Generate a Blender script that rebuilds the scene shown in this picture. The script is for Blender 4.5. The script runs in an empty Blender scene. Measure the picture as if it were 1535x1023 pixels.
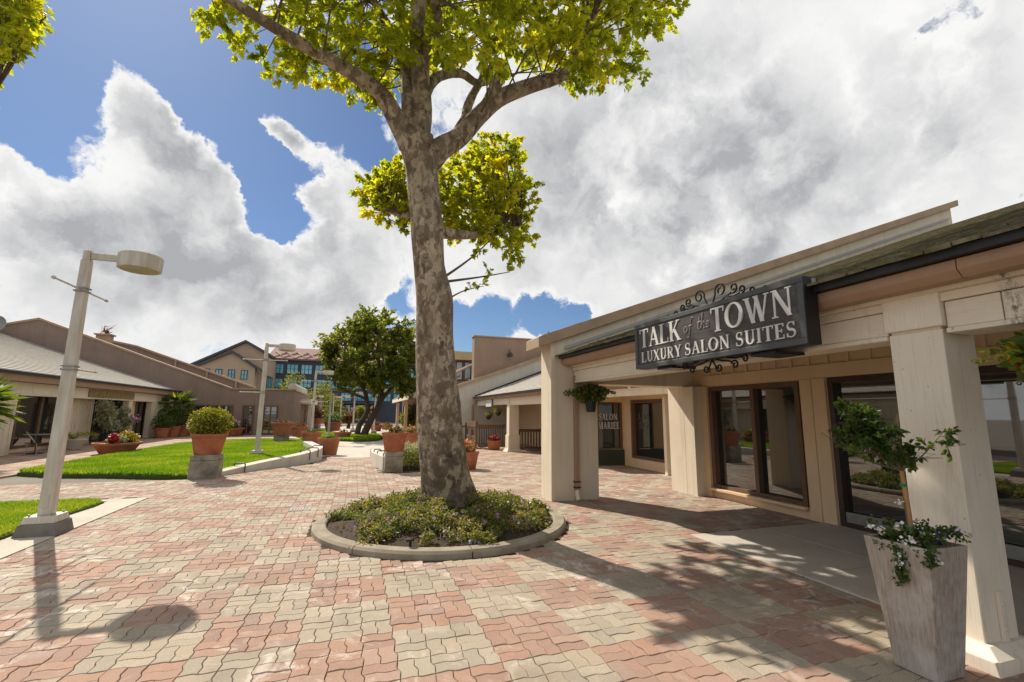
import bpy, math, random
import numpy as np
from mathutils import Vector, Matrix
random.seed(7); RNG = np.random.default_rng(11)
R = math.radians
scene = bpy.context.scene
COL = scene.collection

# ------------------------------------------------------------------ camera
cam_d = bpy.data.cameras.new('camera'); cam = bpy.data.objects.new('camera', cam_d); COL.objects.link(cam)
cam_d.sensor_width = 36.0; cam_d.lens = 16.167; cam_d.clip_start = 0.05; cam_d.clip_end = 3000
cam.matrix_world = Matrix(((0.947529,-0.058533,-0.314264,0.0),(-0.319535,-0.145076,-0.936403,0.0),(0.009218,0.987688,-0.156167,1.6724),(0,0,0,1)))
scene.camera = cam

# ------------------------------------------------------------------ sun, sky, exposure
SUN_EL = R(44.0); SUN_XY = (-0.454, 0.891)
SUN_DIR = Vector((SUN_XY[0]*math.cos(SUN_EL), SUN_XY[1]*math.cos(SUN_EL), math.sin(SUN_EL)))
sun_d = bpy.data.lights.new('sun', 'SUN'); sun_d.energy = 4.4; sun_d.angle = R(0.55); sun_d.color = (1.0, 0.92, 0.79)
sun = bpy.data.objects.new('sun', sun_d); COL.objects.link(sun); sun.location = (-12, 24, 26)
sun.rotation_euler = SUN_DIR.to_track_quat('Z', 'Y').to_euler()
scene.view_settings.view_transform = 'Standard'; scene.view_settings.look = 'None'
scene.view_settings.exposure = 0.45; scene.view_settings.gamma = 1.0; scene.view_settings.use_curve_mapping = False
scene.render.engine = 'CYCLES'
scene.cycles.max_bounces = 8; scene.cycles.transparent_max_bounces = 12; scene.cycles.use_denoising = True

world = bpy.data.worlds.new('World'); scene.world = world; world.use_nodes = True
def build_world():
    nt = world.node_tree; N = nt.nodes; L = nt.links; N.clear()
    def link(v, sock):
        if isinstance(v, (int, float)): sock.default_value = v
        elif isinstance(v, tuple): sock.default_value = v
        else: L.new(v, sock)
    def m(op, a, b=0.0):
        n = N.new('ShaderNodeMath'); n.operation = op; link(a, n.inputs[0]); link(b, n.inputs[1]); return n.outputs[0]
    def vm(op, a, b):
        n = N.new('ShaderNodeVectorMath'); n.operation = op; link(a, n.inputs[0]); link(b, n.inputs[1]); return n
    def noise(vec, scale, detail, rough, out='Fac'):
        n = N.new('ShaderNodeTexNoise'); n.inputs['Scale'].default_value = scale; n.inputs['Detail'].default_value = detail
        n.inputs['Roughness'].default_value = rough; L.new(vec, n.inputs['Vector']); return n.outputs[out]
    def ramp(v, a, b, lo=0.0, hi=1.0, kind='SMOOTHSTEP'):
        n = N.new('ShaderNodeMapRange'); n.interpolation_type = kind
        n.inputs['From Min'].default_value = a; n.inputs['From Max'].default_value = b
        n.inputs['To Min'].default_value = lo; n.inputs['To Max'].default_value = hi; L.new(v, n.inputs['Value']); return n.outputs[0]
    tc = N.new('ShaderNodeTexCoord')
    nrm = N.new('ShaderNodeVectorMath'); nrm.operation = 'NORMALIZE'; L.new(tc.outputs['Generated'], nrm.inputs[0]); src = nrm.outputs[0]
    w = vm('SUBTRACT', noise(src, 6.5, 6, 0.62, 'Color'), (0.5, 0.5, 0.5)).outputs[0]
    sc = N.new('ShaderNodeVectorMath'); sc.operation = 'SCALE'; sc.inputs['Scale'].default_value = 0.17; L.new(w, sc.inputs[0])
    p = vm('ADD', src, sc.outputs[0]).outputs[0]
    clouds = [  # direction, radius, weight (positive cloud, negative open sky)
        ((-0.365,0.79,0.493),0.037,1.5),
        ((-0.358,0.822,0.443),0.044,1.5),
        ((-0.316,0.852,0.417),0.057,1.5),
        ((-0.261,0.882,0.394),0.051,1.4),
        ((-0.278,0.904,0.326),0.074,1.4),
        ((-0.414,0.827,0.38),0.019,0.9),
        ((-0.468,0.83,0.305),0.062,1.5),
        ((-0.485,0.803,0.345),0.036,1.4),
        ((-0.402,0.878,0.258),0.102,1.3),
        ((-0.228,0.937,0.263),0.102,1.2),
        ((-0.08,0.969,0.234),0.115,1),
        ((-0.152,0.852,0.501),0.029,1.1),
        ((-0.122,0.864,0.488),0.03,1.1),
        ((-0.178,0.845,0.504),0.017,0.8),
        ((-0.088,0.911,0.402),0.034,0.95),
        ((-0.043,0.935,0.352),0.051,0.5),
        ((0.091,0.784,0.614),0.069,0.8),
        ((0.279,0.872,0.402),0.164,0.8),
        ((0.422,0.727,0.542),0.243,0.9),
        ((0.662,0.564,0.494),0.275,0.9),
        ((0.803,0.398,0.444),0.138,0.9),
        ((0.634,0.716,0.293),0.201,0.9),
        ((-0.457,0.787,0.414),0.06,-2.2),
        ((-0.437,0.822,0.365),0.034,-1.2),
        ((-0.402,0.742,0.537),0.096,-2.2),
        ((-0.299,0.762,0.575),0.107,-2.4),
        ((-0.215,0.801,0.559),0.09,-2.2),
        ((-0.274,0.828,0.489),0.04,-1.6),
        ((-0.204,0.875,0.439),0.063,-2),
        ((-0.172,0.912,0.371),0.056,-1.9),
        ((-0.183,0.89,0.418),0.039,-1.4),
        ((-0.07,0.837,0.543),0.062,-2),
        ((-0.135,0.885,0.445),0.039,-1.7),
        ((-0.002,0.866,0.501),0.044,-1.8),
        ((-0.004,0.799,0.601),0.068,-1),
        ((0.287,0.937,0.198),0.049,-1.9),
        ((0.374,0.902,0.215),0.043,-1.8),
        ((0.449,0.869,0.206),0.034,-1.6),
        ((0.41,0.893,0.187),0.057,-1),
        ((0.219,0.961,0.171),0.043,-1.8),
        ((0.49,0.718,0.495),0.02,-1.3),
        ((0.764,0.325,0.558),0.034,-0.9),
        ((0.752,0.358,0.553),0.02,-0.7),
        ((0.821,0.445,0.357),0.024,-1.2),
        ((0.063,0.972,0.227),0.033,-1),
        ((-0.133,0.925,0.356),0.05,-1.5),
        ((-0.171,0.926,0.337),0.04,-1.3)]
    acc = None
    for c, r, wt in clouds:
        d = vm('DISTANCE', p, c).outputs['Value']; n = N.new('ShaderNodeMapRange'); n.clamp = True
        n.inputs['From Min'].default_value = r * 1.45; n.inputs['From Max'].default_value = 0.0; n.inputs['To Min'].default_value = 0.0; n.inputs['To Max'].default_value = wt
        L.new(d, n.inputs['Value']); acc = n.outputs[0] if acc is None else m('ADD', acc, n.outputs[0])
    def relief(v): return m('ADD', m('MULTIPLY', m('SUBTRACT', noise(v, 3.6, 3, 0.5), 0.5), 2.6), m('MULTIPLY', m('SUBTRACT', noise(v, 11.0, 8, 0.58), 0.5), 1.45))
    r1 = relief(p); r2 = relief(vm('ADD', p, tuple(SUN_DIR * 0.05)).outputs[0])
    den = m('ADD', m('ADD', acc, r1), 0.50)
    alpha = ramp(m('ADD', den, m('MULTIPLY', m('SUBTRACT', noise(p, 27.0, 6, 0.62), 0.5), 1.5)), 0.0, 0.60)
    thick = ramp(den, 0.25, 1.6)
    lit = m('SUBTRACT', r1, r2)
    dt = vm('DOT_PRODUCT', src, tuple(SUN_DIR)).outputs['Value']
    back = ramp(dt, -0.6, 0.6, 0.24, 0.64, 'LINEAR')         # clouds seen toward the sun are backlit, away from it front-lit
    big = m('MULTIPLY', m('SUBTRACT', noise(src, 3.0, 4, 0.55), 0.5), 1.7)
    dark = m('SUBTRACT', m('ADD', back, big), m('MULTIPLY', lit, 1.0))
    dark = m('MULTIPLY', thick, dark); dk = N.new('ShaderNodeClamp'); L.new(dark, dk.inputs[0])
    cl = N.new('ShaderNodeMix'); cl.data_type = 'RGBA'
    cl.inputs[6].default_value = (8.8, 8.75, 8.65, 1); cl.inputs[7].default_value = (3.9, 4.0, 4.2, 1); L.new(dk.outputs[0], cl.inputs[0])
    sky = N.new('ShaderNodeTexSky'); sky.sky_type = 'NISHITA'; sky.sun_disc = False
    sky.sun_elevation = SUN_EL; sky.sun_rotation = math.atan2(SUN_XY[0], SUN_XY[1]); sky.altitude = 50; sky.air_density = 1.0; sky.dust_density = 0.3; sky.ozone_density = 2.5
    deep = N.new('ShaderNodeMix'); deep.data_type = 'RGBA'; deep.blend_type = 'MULTIPLY'; deep.inputs[0].default_value = 1.0; L.new(sky.outputs[0], deep.inputs[6]); deep.inputs[7].default_value = (0.58, 0.67, 0.78, 1)
    mix = N.new('ShaderNodeMix'); mix.data_type = 'RGBA'; L.new(alpha, mix.inputs[0]); L.new(deep.outputs[2], mix.inputs[6]); L.new(cl.outputs[2], mix.inputs[7])
    bg = N.new('ShaderNodeBackground'); bg.inputs['Strength'].default_value = 0.08; L.new(mix.outputs[2], bg.inputs['Color'])
    out = N.new('ShaderNodeOutputWorld'); L.new(bg.outputs[0], out.inputs['Surface'])
    world.cycles.sampling_method = 'MANUAL'; world.cycles.sample_map_resolution = 512
build_world()

# ------------------------------------------------------------------ materials
class NT:
    def __init__(s, name):
        s.m = bpy.data.materials.new(name); s.m.use_nodes = True
        s.t = s.m.node_tree; s.N = s.t.nodes; s.L = s.t.links
        s.b = s.N['Principled BSDF']
    def n(s, typ, **kw):
        x = s.N.new(typ)
        for k, v in kw.items(): setattr(x, k, v)
        return x
    def pos(s, obj=False):
        if obj: return s.n('ShaderNodeTexCoord').outputs['Object']
        return s.n('ShaderNodeNewGeometry').outputs['Position']
    def noise(s, vec, scale, detail=4, rough=0.55, dist=0.0, stretch=None):
        if stretch:
            mp = s.n('ShaderNodeMapping'); mp.inputs['Scale'].default_value = stretch; s.L.new(vec, mp.inputs['Vector']); vec = mp.outputs[0]
        x = s.n('ShaderNodeTexNoise'); x.inputs['Scale'].default_value = scale; x.inputs['Detail'].default_value = detail
        x.inputs['Roughness'].default_value = rough; x.inputs['Distortion'].default_value = dist; s.L.new(vec, x.inputs['Vector']); return x.outputs['Fac']
    def ramp(s, v, a, b, lo=0.0, hi=1.0):
        x = s.n('ShaderNodeMapRange'); x.inputs['From Min'].default_value = a; x.inputs['From Max'].default_value = b
        x.inputs['To Min'].default_value = lo; x.inputs['To Max'].default_value = hi; s.L.new(v, x.inputs['Value']); return x.outputs[0]
    def mix(s, f, a, b, mode='MIX'):
        x = s.n('ShaderNodeMix', data_type='RGBA', blend_type=mode)
        for i, v in ((0, f), (6, a), (7, b)):
            if isinstance(v, (int, float)): x.inputs[i].default_value = v
            elif isinstance(v, tuple): x.inputs[i].default_value = (*v[:3], 1)
            else: s.L.new(v, x.inputs[i])
        return x.outputs[2]
    def math(s, op, a, b):
        x = s.n('ShaderNodeMath', operation=op)
        for i, v in enumerate((a, b)):
            if isinstance(v, (int, float)): x.inputs[i].default_value = v
            else: s.L.new(v, x.inputs[i])
        return x.outputs[0]
    def bump(s, h, strength=0.3, dist=0.01):
        x = s.n('ShaderNodeBump'); x.inputs['Strength'].default_value = strength; x.inputs['Distance'].default_value = dist
        s.L.new(h, x.inputs['Height']); s.L.new(x.outputs[0], s.b.inputs['Normal'])
    def set(s, col=None, rough=None, metal=None, spec=None):
        for k, v in (('Base Color', col), ('Roughness', rough), ('Metallic', metal), ('Specular IOR Level', spec)):
            if v is None: continue
            if isinstance(v, tuple): s.b.inputs[k].default_value = (*v[:3], 1)
            elif isinstance(v, (int, float)): s.b.inputs[k].default_value = v
            else: s.L.new(v, s.b.inputs[k])
        return s.m

def simple(name, c1, c2=None, scale=6.0, rough=0.6, bump=0.15, bscale=60.0, bdist=0.004, metal=0.0, obj=False, stretch=None, spec=0.4):
    k = NT(name); p = k.pos(obj)
    c2 = c2 or tuple(v * 0.78 for v in c1)
    f = k.ramp(k.noise(p, scale, 6, 0.6, stretch=stretch), 0.32, 0.68)
    col = k.mix(f, c1, c2)
    if bump: k.bump(k.noise(p, bscale, 5, 0.65, stretch=stretch), bump, bdist)
    return k.set(col, rough, metal, spec)

MAT = {}
def mk():
    # pavers: colour attribute per paver, speckle, stains, pale efflorescence streaks
    k = NT('paver'); p = k.pos()
    at = k.n('ShaderNodeAttribute', attribute_name='pcol').outputs['Color']
    sp = k.ramp(k.noise(p, 210, 3, 0.75), 0.42, 0.66)
    c = k.mix(sp, at, k.mix(1.0, at, (0.55, 0.50, 0.48), 'MULTIPLY'))
    dirt = k.ramp(k.noise(p, 1.1, 6, 0.65, 0.6), 0.5, 0.74)
    c = k.mix(k.math('MULTIPLY', dirt, 0.58), c, (0.17, 0.13, 0.10))
    c = k.mix(k.ramp(k.noise(p, 0.8, 4, 0.6), .35, .65, .02, .17), c, (0.44, 0.365, 0.29))
    ef = k.math('MULTIPLY', k.ramp(k.noise(p, 2.6, 8, 0.74, 1.3), 0.535, 0.64), k.ramp(k.noise(p, 0.5, 3, 0.5), 0.36, 0.6))
    c = k.mix(k.math('MULTIPLY', ef, 0.85), c, (0.62, 0.56, 0.49))
    spot = k.ramp(k.noise(p, 5.5, 4, 0.6, 0.3), 0.67, 0.73)
    c = k.mix(k.math('MULTIPLY', spot, 0.5), c, (0.10, 0.075, 0.055))
    k.bump(k.noise(p, 190, 4, 0.75), 0.45, 0.0035)
    MAT['paver'] = k.set(c, 0.86, 0, 0.25)
    k = NT('paver_joint'); p = k.pos()
    c = k.mix(k.ramp(k.noise(p, 1.7, 5, 0.6), 0.45, 0.65), (0.075, 0.06, 0.042), (0.05, 0.058, 0.02))
    k.bump(k.noise(p, 150, 4, 0.7), 0.5, 0.004)
    MAT['joint'] = k.set(c, 0.95, 0, 0.1)
    # far paving: same lattice as colour only
    k = NT('far_brick'); p = k.pos()
    mp = k.n('ShaderNodeMapping'); mp.inputs['Location'].default_value = (0.301, -3.949, 0.0); k.L.new(p, mp.inputs['Vector'])
    ch = k.n('ShaderNodeTexChecker'); ch.inputs['Scale'].default_value = 1/0.675
    sxy = k.n('ShaderNodeVectorMath', operation='MULTIPLY'); sxy.inputs[1].default_value = (1, 1, 0); k.L.new(mp.outputs[0], sxy.inputs[0])
    ad = k.n('ShaderNodeVectorMath', operation='ADD'); ad.inputs[1].default_value = (0, 0, 0.2); k.L.new(sxy.outputs[0], ad.inputs[0]); k.L.new(ad.outputs[0], ch.inputs['Vector'])
    v = k.noise(p, 7, 5, 0.7)
    a = k.mix(k.ramp(v, .35, .65), (0.40, 0.33, 0.25), (0.31, 0.25, 0.19)); b = k.mix(k.ramp(v, .35, .65), (0.37, 0.215, 0.155), (0.29, 0.165, 0.12))
    c = k.mix(ch.outputs['Fac'], b, a)
    c = k.mix(k.ramp(k.noise(p, 1.3, 6, 0.7), .5, .75, 0, .5), c, (0.5, 0.43, 0.36))
    k.bump(k.noise(p, 60, 4, 0.7), 0.3, 0.006)
    MAT['far_brick'] = k.set(c, 0.88, 0, 0.2)
    # concrete
    k = NT('concrete'); p = k.pos()
    c = k.mix(k.ramp(k.noise(p, 1.6, 7, 0.7), .35, .7), (0.56, 0.505, 0.43), (0.44, 0.395, 0.33))
    c = k.mix(k.ramp(k.noise(p, 90, 3, 0.6), .5, .75, 0, .35), c, (0.2, 0.18, 0.15))
    k.bump(k.noise(p, 120, 5, 0.7), 0.25, 0.004); MAT['concrete'] = k.set(c, 0.9, 0, 0.2)
    MAT['curb'] = simple('curb_concrete', (0.36, 0.31, 0.235), (0.22, 0.185, 0.135), 3.2, 0.9, 0.35, 90, 0.005)
    MAT['stone'] = simple('pedestal_stone', (0.36, 0.33, 0.27), (0.13, 0.115, 0.085), 3.0, 0.92, 0.5, 45, 0.012)
    MAT['darkconcrete'] = simple('lamp_base_concrete', (0.24, 0.22, 0.19), (0.15, 0.135, 0.115), 5, 0.9, 0.3, 70)
    def stucco(name, a, b, streak=0.4):
        k = NT(name); p = k.pos()
        c = k.mix(k.ramp(k.noise(p, 1.2, 6, 0.65), .35, .7), a, b)
        st = k.ramp(k.noise(p, 3.2, 5, 0.6, 0.3, (1.6, 1.6, 0.14)), .5, .78, 0, streak)
        c = k.mix(st, c, tuple(v * 0.5 for v in b))
        k.bump(k.noise(p, 140, 4, 0.7), 0.35, 0.006); return k.set(c, 0.88, 0, 0.25)
    MAT['cream'] = stucco('cream_stucco', (0.73, 0.635, 0.50), (0.65, 0.56, 0.43))
    MAT['white_stucco'] = stucco('pale_stucco', (0.60, 0.56, 0.49), (0.50, 0.465, 0.40), 0.3)
    MAT['tan_wall'] = stucco('tan_wall_paint', (0.74, 0.545, 0.35), (0.67, 0.485, 0.305), 0.15)
    MAT['brown'] = stucco('brown_stucco', (0.29, 0.21, 0.17), (0.24, 0.175, 0.14), 0.3)
    MAT['farbrown'] = stucco('taupe_stucco', (0.335, 0.235, 0.175), (0.285, 0.20, 0.15), 0.25)
    MAT['blue'] = stucco('slate_stucco', (0.085, 0.085, 0.115), (0.07, 0.07, 0.095), 0.15)
    MAT['peach'] = stucco('tan_gable_stucco', (0.50, 0.375, 0.275), (0.45, 0.335, 0.245), 0.15)
    MAT['yellow'] = stucco('yellow_fascia_paint', (0.55, 0.42, 0.22), (0.5, 0.38, 0.2), 0.15)
    # painted timber with grain, drips and flakes
    def wood(name, a, b, stretch, stain=0.42):
        k = NT(name); p = k.pos()
        c = k.mix(k.ramp(k.noise(p, 2.2, 6, 0.65), .35, .7), a, b)
        gr = k.noise(p, 26, 6, 0.7, 0.4, stretch)
        c = k.mix(k.ramp(k.noise(p, 4.5, 6, .7, .3, (1.5, 1.5, .2)), .56, .78, 0, .4), c, (0.20, 0.16, 0.11))
        c = k.mix(k.ramp(gr, .52, .8, 0, stain), c, tuple(v * 0.45 for v in b))
        chip = k.ramp(k.noise(p, 17, 3, .5, .2), .715, .735); c = k.mix(k.math('MULTIPLY', chip, .55), c, (0.24, 0.165, 0.10))
        if name == 'cream_painted_timber':   # mould stain under the fascia joint
            sx = k.n('ShaderNodeSeparateXYZ'); k.L.new(p, sx.inputs[0]); dy = k.math('ABSOLUTE', k.math('SUBTRACT', sx.outputs['Y'], 1.80), 0.0)
            msk = k.math('MULTIPLY', k.ramp(dy, 0.0, 0.075, 1.0, 0.0), k.ramp(k.noise(p, 38, 6, .7, .3, (1, 1, .45)), .44, .60))
            c = k.mix(k.math('MULTIPLY', msk, .85), c, (0.055, 0.048, 0.028))
        k.bump(gr, 0.25, 0.004); return k.set(c, 0.7, 0, 0.35)
    MAT['beam'] = wood('cream_painted_timber', (0.80, 0.715, 0.585), (0.74, 0.65, 0.515), (3, 0.12, 3))
    MAT['post'] = wood('cream_painted_post', (0.82, 0.745, 0.625), (0.76, 0.68, 0.555), (3, 3, 0.12))
    MAT['fascia'] = wood('tan_fascia_paint', (0.40, 0.255, 0.165), (0.34, 0.215, 0.14), (3, 0.1, 3), 0.2)
    MAT['brownwood'] = wood('brown_timber', (0.17, 0.095, 0.055), (0.115, 0.062, 0.035), (3, 3, 0.2))
    MAT['cap'] = wood('weathered_cap', (0.45, 0.32, 0.21), (0.33, 0.23, 0.15), (0.15, 3, 3), 0.5)
    # whitewashed planter wood
    k = NT('whitewashed_wood'); p = k.pos()
    gr = k.noise(p, 20, 7, 0.7, 0.8, (4, 4, 0.16))
    c = k.mix(k.ramp(gr, .3, .72), (0.50, 0.445, 0.39), (0.22, 0.165, 0.125))
    c = k.mix(k.ramp(k.noise(p, 4, 4, 0.6), .48, .7, 0, .7), c, (0.55, 0.52, 0.49))
    k.bump(gr, 0.35, 0.004); MAT['planter'] = k.set(c, 0.75, 0, 0.3)
    MAT['frame'] = simple('bronze_frame', (0.055, 0.036, 0.024), (0.038, 0.025, 0.018), 8, 0.45, 0.05)
    MAT['frame_lt'] = wood('brown_window_frame', (0.16, 0.095, 0.06), (0.12, 0.07, 0.045), (3, 3, 0.2))
    k = NT('window_glass'); k.b.inputs['IOR'].default_value = 2.5; p = k.pos()
    k.bump(k.noise(p, 1.4, 2, 0.5), 0.02, 0.02)
    MAT['glass'] = k.set((0.014, 0.017, 0.016), 0.02, 0, 0.5)
    k = NT('cyan_glass'); k.b.inputs['IOR'].default_value = 1.6; p = k.pos()
    c = k.mix(k.ramp(k.noise(p, 0.5, 4, .6), .35, .65), (0.06, 0.40, 0.52), (0.22, 0.58, 0.66))
    MAT['cyan'] = k.set(c, 0.12, 0, 0.5)
    MAT['gutter'] = simple('dark_gutter', (0.022, 0.024, 0.026), None, 8, 0.5, 0.05)
    # shake roof with moss
    k = NT('mossy_shake'); p = k.pos()
    c = k.mix(k.ramp(k.noise(p, 9, 6, .7), .35, .65), (0.255, 0.225, 0.155), (0.12, 0.105, 0.075))
    c = k.mix(k.ramp(k.noise(p, 1.8, 6, .7), .47, .62, 0, .85), c, (0.105, 0.105, 0.032))
    k.bump(k.noise(p, 40, 5, .7, 0, (1, 3, 1)), 0.6, 0.012); MAT['shake'] = k.set(c, 1.0, 0, 0.0)
    MAT['tile'] = simple('pale_roof_tile', (0.43, 0.40, 0.35), (0.33, 0.30, 0.26), 2.5, 0.85, 0.2, 30)
    MAT['metal_roof'] = simple('grey_flashing', (0.46, 0.45, 0.42), (0.37, 0.36, 0.33), 4, 0.75, 0.08)
    # sign
    k = NT('sign_panel'); p = k.pos()
    gr = k.noise(p, 14, 7, .7, .6, (3, 0.22, 4))
    c = k.mix(k.ramp(gr, .35, .7), (0.028, 0.025, 0.025), (0.085, 0.074, 0.072)); k.bump(gr, .4, .004)
    MAT['sign'] = k.set(c, 0.5, 0, 0.4)
    MAT['signframe'] = simple('sign_frame_paint', (0.075, 0.08, 0.085), None, 5, 0.45, 0.05)
    MAT['black'] = simple('black_paint', (0.014, 0.014, 0.015), None, 5, 0.4, 0.05)
    MAT['iron'] = simple('wrought_iron', (0.016, 0.015, 0.015), None, 20, 0.42, 0.2, metal=0.4)
    MAT['letter'] = simple('sign_letter_paint', (0.66, 0.65, 0.62), (0.56, 0.55, 0.53), 12, 0.55, 0.05)
    MAT['script'] = simple('script_letter_paint', (0.36, 0.31, 0.30), None, 12, 0.55, 0.05)
    MAT['lamp'] = simple('lamp_paint', (0.64, 0.60, 0.53), (0.46, 0.405, 0.33), 5, 0.55, 0.12, 60, stretch=(2.5, 2.5, .35))
    MAT['lens'] = simple('lamp_lens', (0.42, 0.37, 0.25), None, 3, 0.35, 0.05)
    MAT['steel'] = simple('galvanised_steel', (0.33, 0.32, 0.30), None, 12, 0.45, 0.05, metal=0.7)
    MAT['darksteel'] = simple('dark_steel_rail', (0.07, 0.05, 0.04), None, 12, 0.5, 0.1, metal=0.5)
    k = NT('terracotta'); p = k.pos()
    c = k.mix(k.ramp(k.noise(p, 3.5, 6, .65), .35, .68), (0.42, 0.155, 0.078), (0.29, 0.10, 0.052))
    c = k.mix(k.ramp(k.noise(p, 5.5, 6, .7, .4, (1, 1, .35)), .56, .74, 0, .5), c, (0.48, 0.33, 0.24))
    k.bump(k.noise(p, 60, 5, .65), .25, .004); MAT['terracotta'] = k.set(c, 0.85, 0, 0.25)
    MAT['plasticpot'] = simple('black_plastic_pot', (0.02, 0.022, 0.028), None, 6, 0.45, 0.05)
    MAT['soil'] = simple('bark_mulch', (0.085, 0.058, 0.038), (0.035, 0.024, 0.016), 28, 0.95, 0.9, 45, 0.03)
    MAT['lawnbase'] = simple('turf_base', (0.060, 0.105, 0.012), (0.045, 0.075, 0.012), 3, 0.95, 0.6, 60, 0.02)
    MAT['ground'] = simple('ground_earth', (0.20, 0.175, 0.14), (0.15, 0.13, 0.105), 0.5, 0.95, 0.3, 10, 0.02)
    MAT['bamboo'] = simple('bamboo_stake', (0.40, 0.225, 0.09), (0.32, 0.17, 0.065), 8, 0.6, 0.1)
    MAT['tie'] = simple('green_tie_tape', (0.01, 0.20, 0.11), None, 8, 0.5, 0.0)
    MAT['red'] = simple('red_petals', (0.55, 0.012, 0.03), (0.40, 0.01, 0.05), 30, 0.6, 0)
    MAT['white'] = simple('white_petals', (0.78, 0.77, 0.72), (0.7, 0.7, 0.66), 30, 0.6, 0)
    MAT['bluep'] = simple('blue_petals', (0.05, 0.07, 0.42), (0.09, 0.06, 0.32), 30, 0.6, 0)
    MAT['pink'] = simple('mauve_petals', (0.42, 0.16, 0.40), (0.55, 0.32, 0.42), 30, 0.6, 0)
    MAT['orange'] = simple('orange_petals', (0.62, 0.22, 0.07), (0.66, 0.36, 0.2), 30, 0.6, 0)
    MAT['yellowp'] = simple('yellow_petals', (0.62, 0.46, 0.03), (0.55, 0.36, 0.03), 30, 0.6, 0)
    MAT['goldpaint'] = simple('gold_lettering', (0.45, 0.30, 0.09), (0.26, 0.17, 0.06), 9, 0.5, 0.1)
    MAT['signboard'] = simple('weathered_signboard', (0.33, 0.235, 0.11), (0.22, 0.16, 0.085), 5, 0.7, 0.2)
    MAT['greenpanel'] = simple('dark_green_panel', (0.045, 0.058, 0.043), (0.036, 0.046, 0.035), 3, 0.6, 0.1)
    MAT['diamond'] = simple('rose_roof_shingle', (0.25, 0.14, 0.12), (0.20, 0.11, 0.10), 2, 0.9, 0.2)
    MAT['interior'] = simple('dim_interior', (0.05, 0.042, 0.035), (0.035, 0.03, 0.025), 2, 0.9, 0)
    MAT['bottle'] = simple('clear_bottle_plastic', (0.62, 0.68, 0.72), None, 6, 0.25, 0)
    # plane-tree bark: pale cream, grey-tan plates and dark scars
    k = NT('plane_bark'); p = k.pos()
    a = k.ramp(k.noise(p, 4.2, 6, .62, .8, (1, 1, .55)), .44, .56)
    c = k.mix(a, (0.53, 0.44, 0.325), (0.31, 0.245, 0.175))
    bq = k.ramp(k.noise(p, 9.5, 5, .6, .5, (1, 1, .6)), .53, .60)
    c = k.mix(k.math('MULTIPLY', bq, .75), c, (0.15, 0.10, 0.068))
    cq = k.ramp(k.noise(p, 3.4, 6, .66, .4), .585, .64)
    low = k.n('ShaderNodeSeparateXYZ'); k.L.new(p, low.inputs[0])
    c = k.mix(k.math('MULTIPLY', cq, .8), c, (0.05, 0.04, 0.034))
    hgt = k.ramp(low.outputs['Z'], 0.2, 4.2, 0.92, 0.05)
    lich = k.ramp(k.noise(p, 6.5, 6, .7), .42, .6)
    c = k.mix(k.math('MULTIPLY', lich, hgt), c, (0.095, 0.074, 0.055))
    wv = k.n('ShaderNodeTexNoise'); wv.inputs['Scale'].default_value = 7; wv.inputs['Detail'].default_value = 4; k.L.new(p, wv.inputs['Vector'])
    ws = k.n('ShaderNodeVectorMath', operation='SCALE'); ws.inputs['Scale'].default_value = .28; k.L.new(wv.outputs['Color'], ws.inputs[0])
    wp = k.n('ShaderNodeVectorMath', operation='ADD'); k.L.new(p, wp.inputs[0]); k.L.new(ws.outputs[0], wp.inputs[1])
    mpv = k.n('ShaderNodeMapping'); mpv.inputs['Scale'].default_value = (1, 1, .5); k.L.new(wp.outputs[0], mpv.inputs['Vector'])
    vo = k.n('ShaderNodeTexVoronoi'); vo.inputs['Scale'].default_value = 10.5; k.L.new(mpv.outputs[0], vo.inputs['Vector'])
    sv = k.n('ShaderNodeSeparateColor'); k.L.new(vo.outputs['Color'], sv.inputs[0])
    pl = k.ramp(sv.outputs[0], .50, .53); c = k.mix(k.math('MULTIPLY', pl, .58), c, (0.15, 0.11, 0.078)); p2 = k.ramp(sv.outputs[1], .80, .82); c = k.mix(k.math('MULTIPLY', p2, .5), c, (0.60, 0.49, 0.34))
    h = k.math('ADD', k.math('ADD', k.math('MULTIPLY', a, .5), k.math('MULTIPLY', pl, .55)), k.noise(p, 34, 5, .7, 0, (1, 1, .5)))
    k.bump(h, .75, .03); MAT['bark'] = k.set(c, 0.9, 0, 0.2)
    MAT['bark2'] = simple('dark_bark', (0.11, 0.078, 0.055), (0.06, 0.043, 0.032), 7, 0.95, 0.6, 40, 0.02, stretch=(1, 1, .4))
    MAT['twig'] = simple('twig_bark', (0.16, 0.12, 0.08), (0.11, 0.08, 0.055), 9, 0.9, 0.2)
    def leaf(name, a, b, c3, transl=0.45):
        k = NT(name)
        at = k.n('ShaderNodeAttribute', attribute_name='lv').outputs['Fac']
        r = k.n('ShaderNodeValToRGB'); e = r.color_ramp.elements
        e[0].position = 0.0; e[0].color = (*a, 1); e[1].position = 1.0; e[1].color = (*c3, 1)
        x = e.new(0.55); x.color = (*b, 1); k.L.new(at, r.inputs[0])
        k.set(r.outputs[0], 0.5, 0, 0.35)
        tr = k.n('ShaderNodeBsdfTranslucent'); bright = k.mix(1.0, r.outputs[0], (2.1, 1.95, 0.7), 'MULTIPLY'); k.L.new(bright, tr.inputs['Color'])
        ms = k.n('ShaderNodeMixShader'); ms.inputs[0].default_value = transl
        k.L.new(k.b.outputs[0], ms.inputs[1]); k.L.new(tr.outputs[0], ms.inputs[2])
        k.L.new(ms.outputs[0], k.N['Material Output'].inputs['Surface']); return k.m
    MAT['leaf'] = leaf('plane_leaf', (0.13, 0.185, 0.015), (0.27, 0.31, 0.024), (0.48, 0.45, 0.04), 0.66)
    MAT['leaf_dark'] = leaf('dark_leaf', (0.032, 0.065, 0.016), (0.062, 0.105, 0.022), (0.13, 0.155, 0.03), 0.4)
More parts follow.
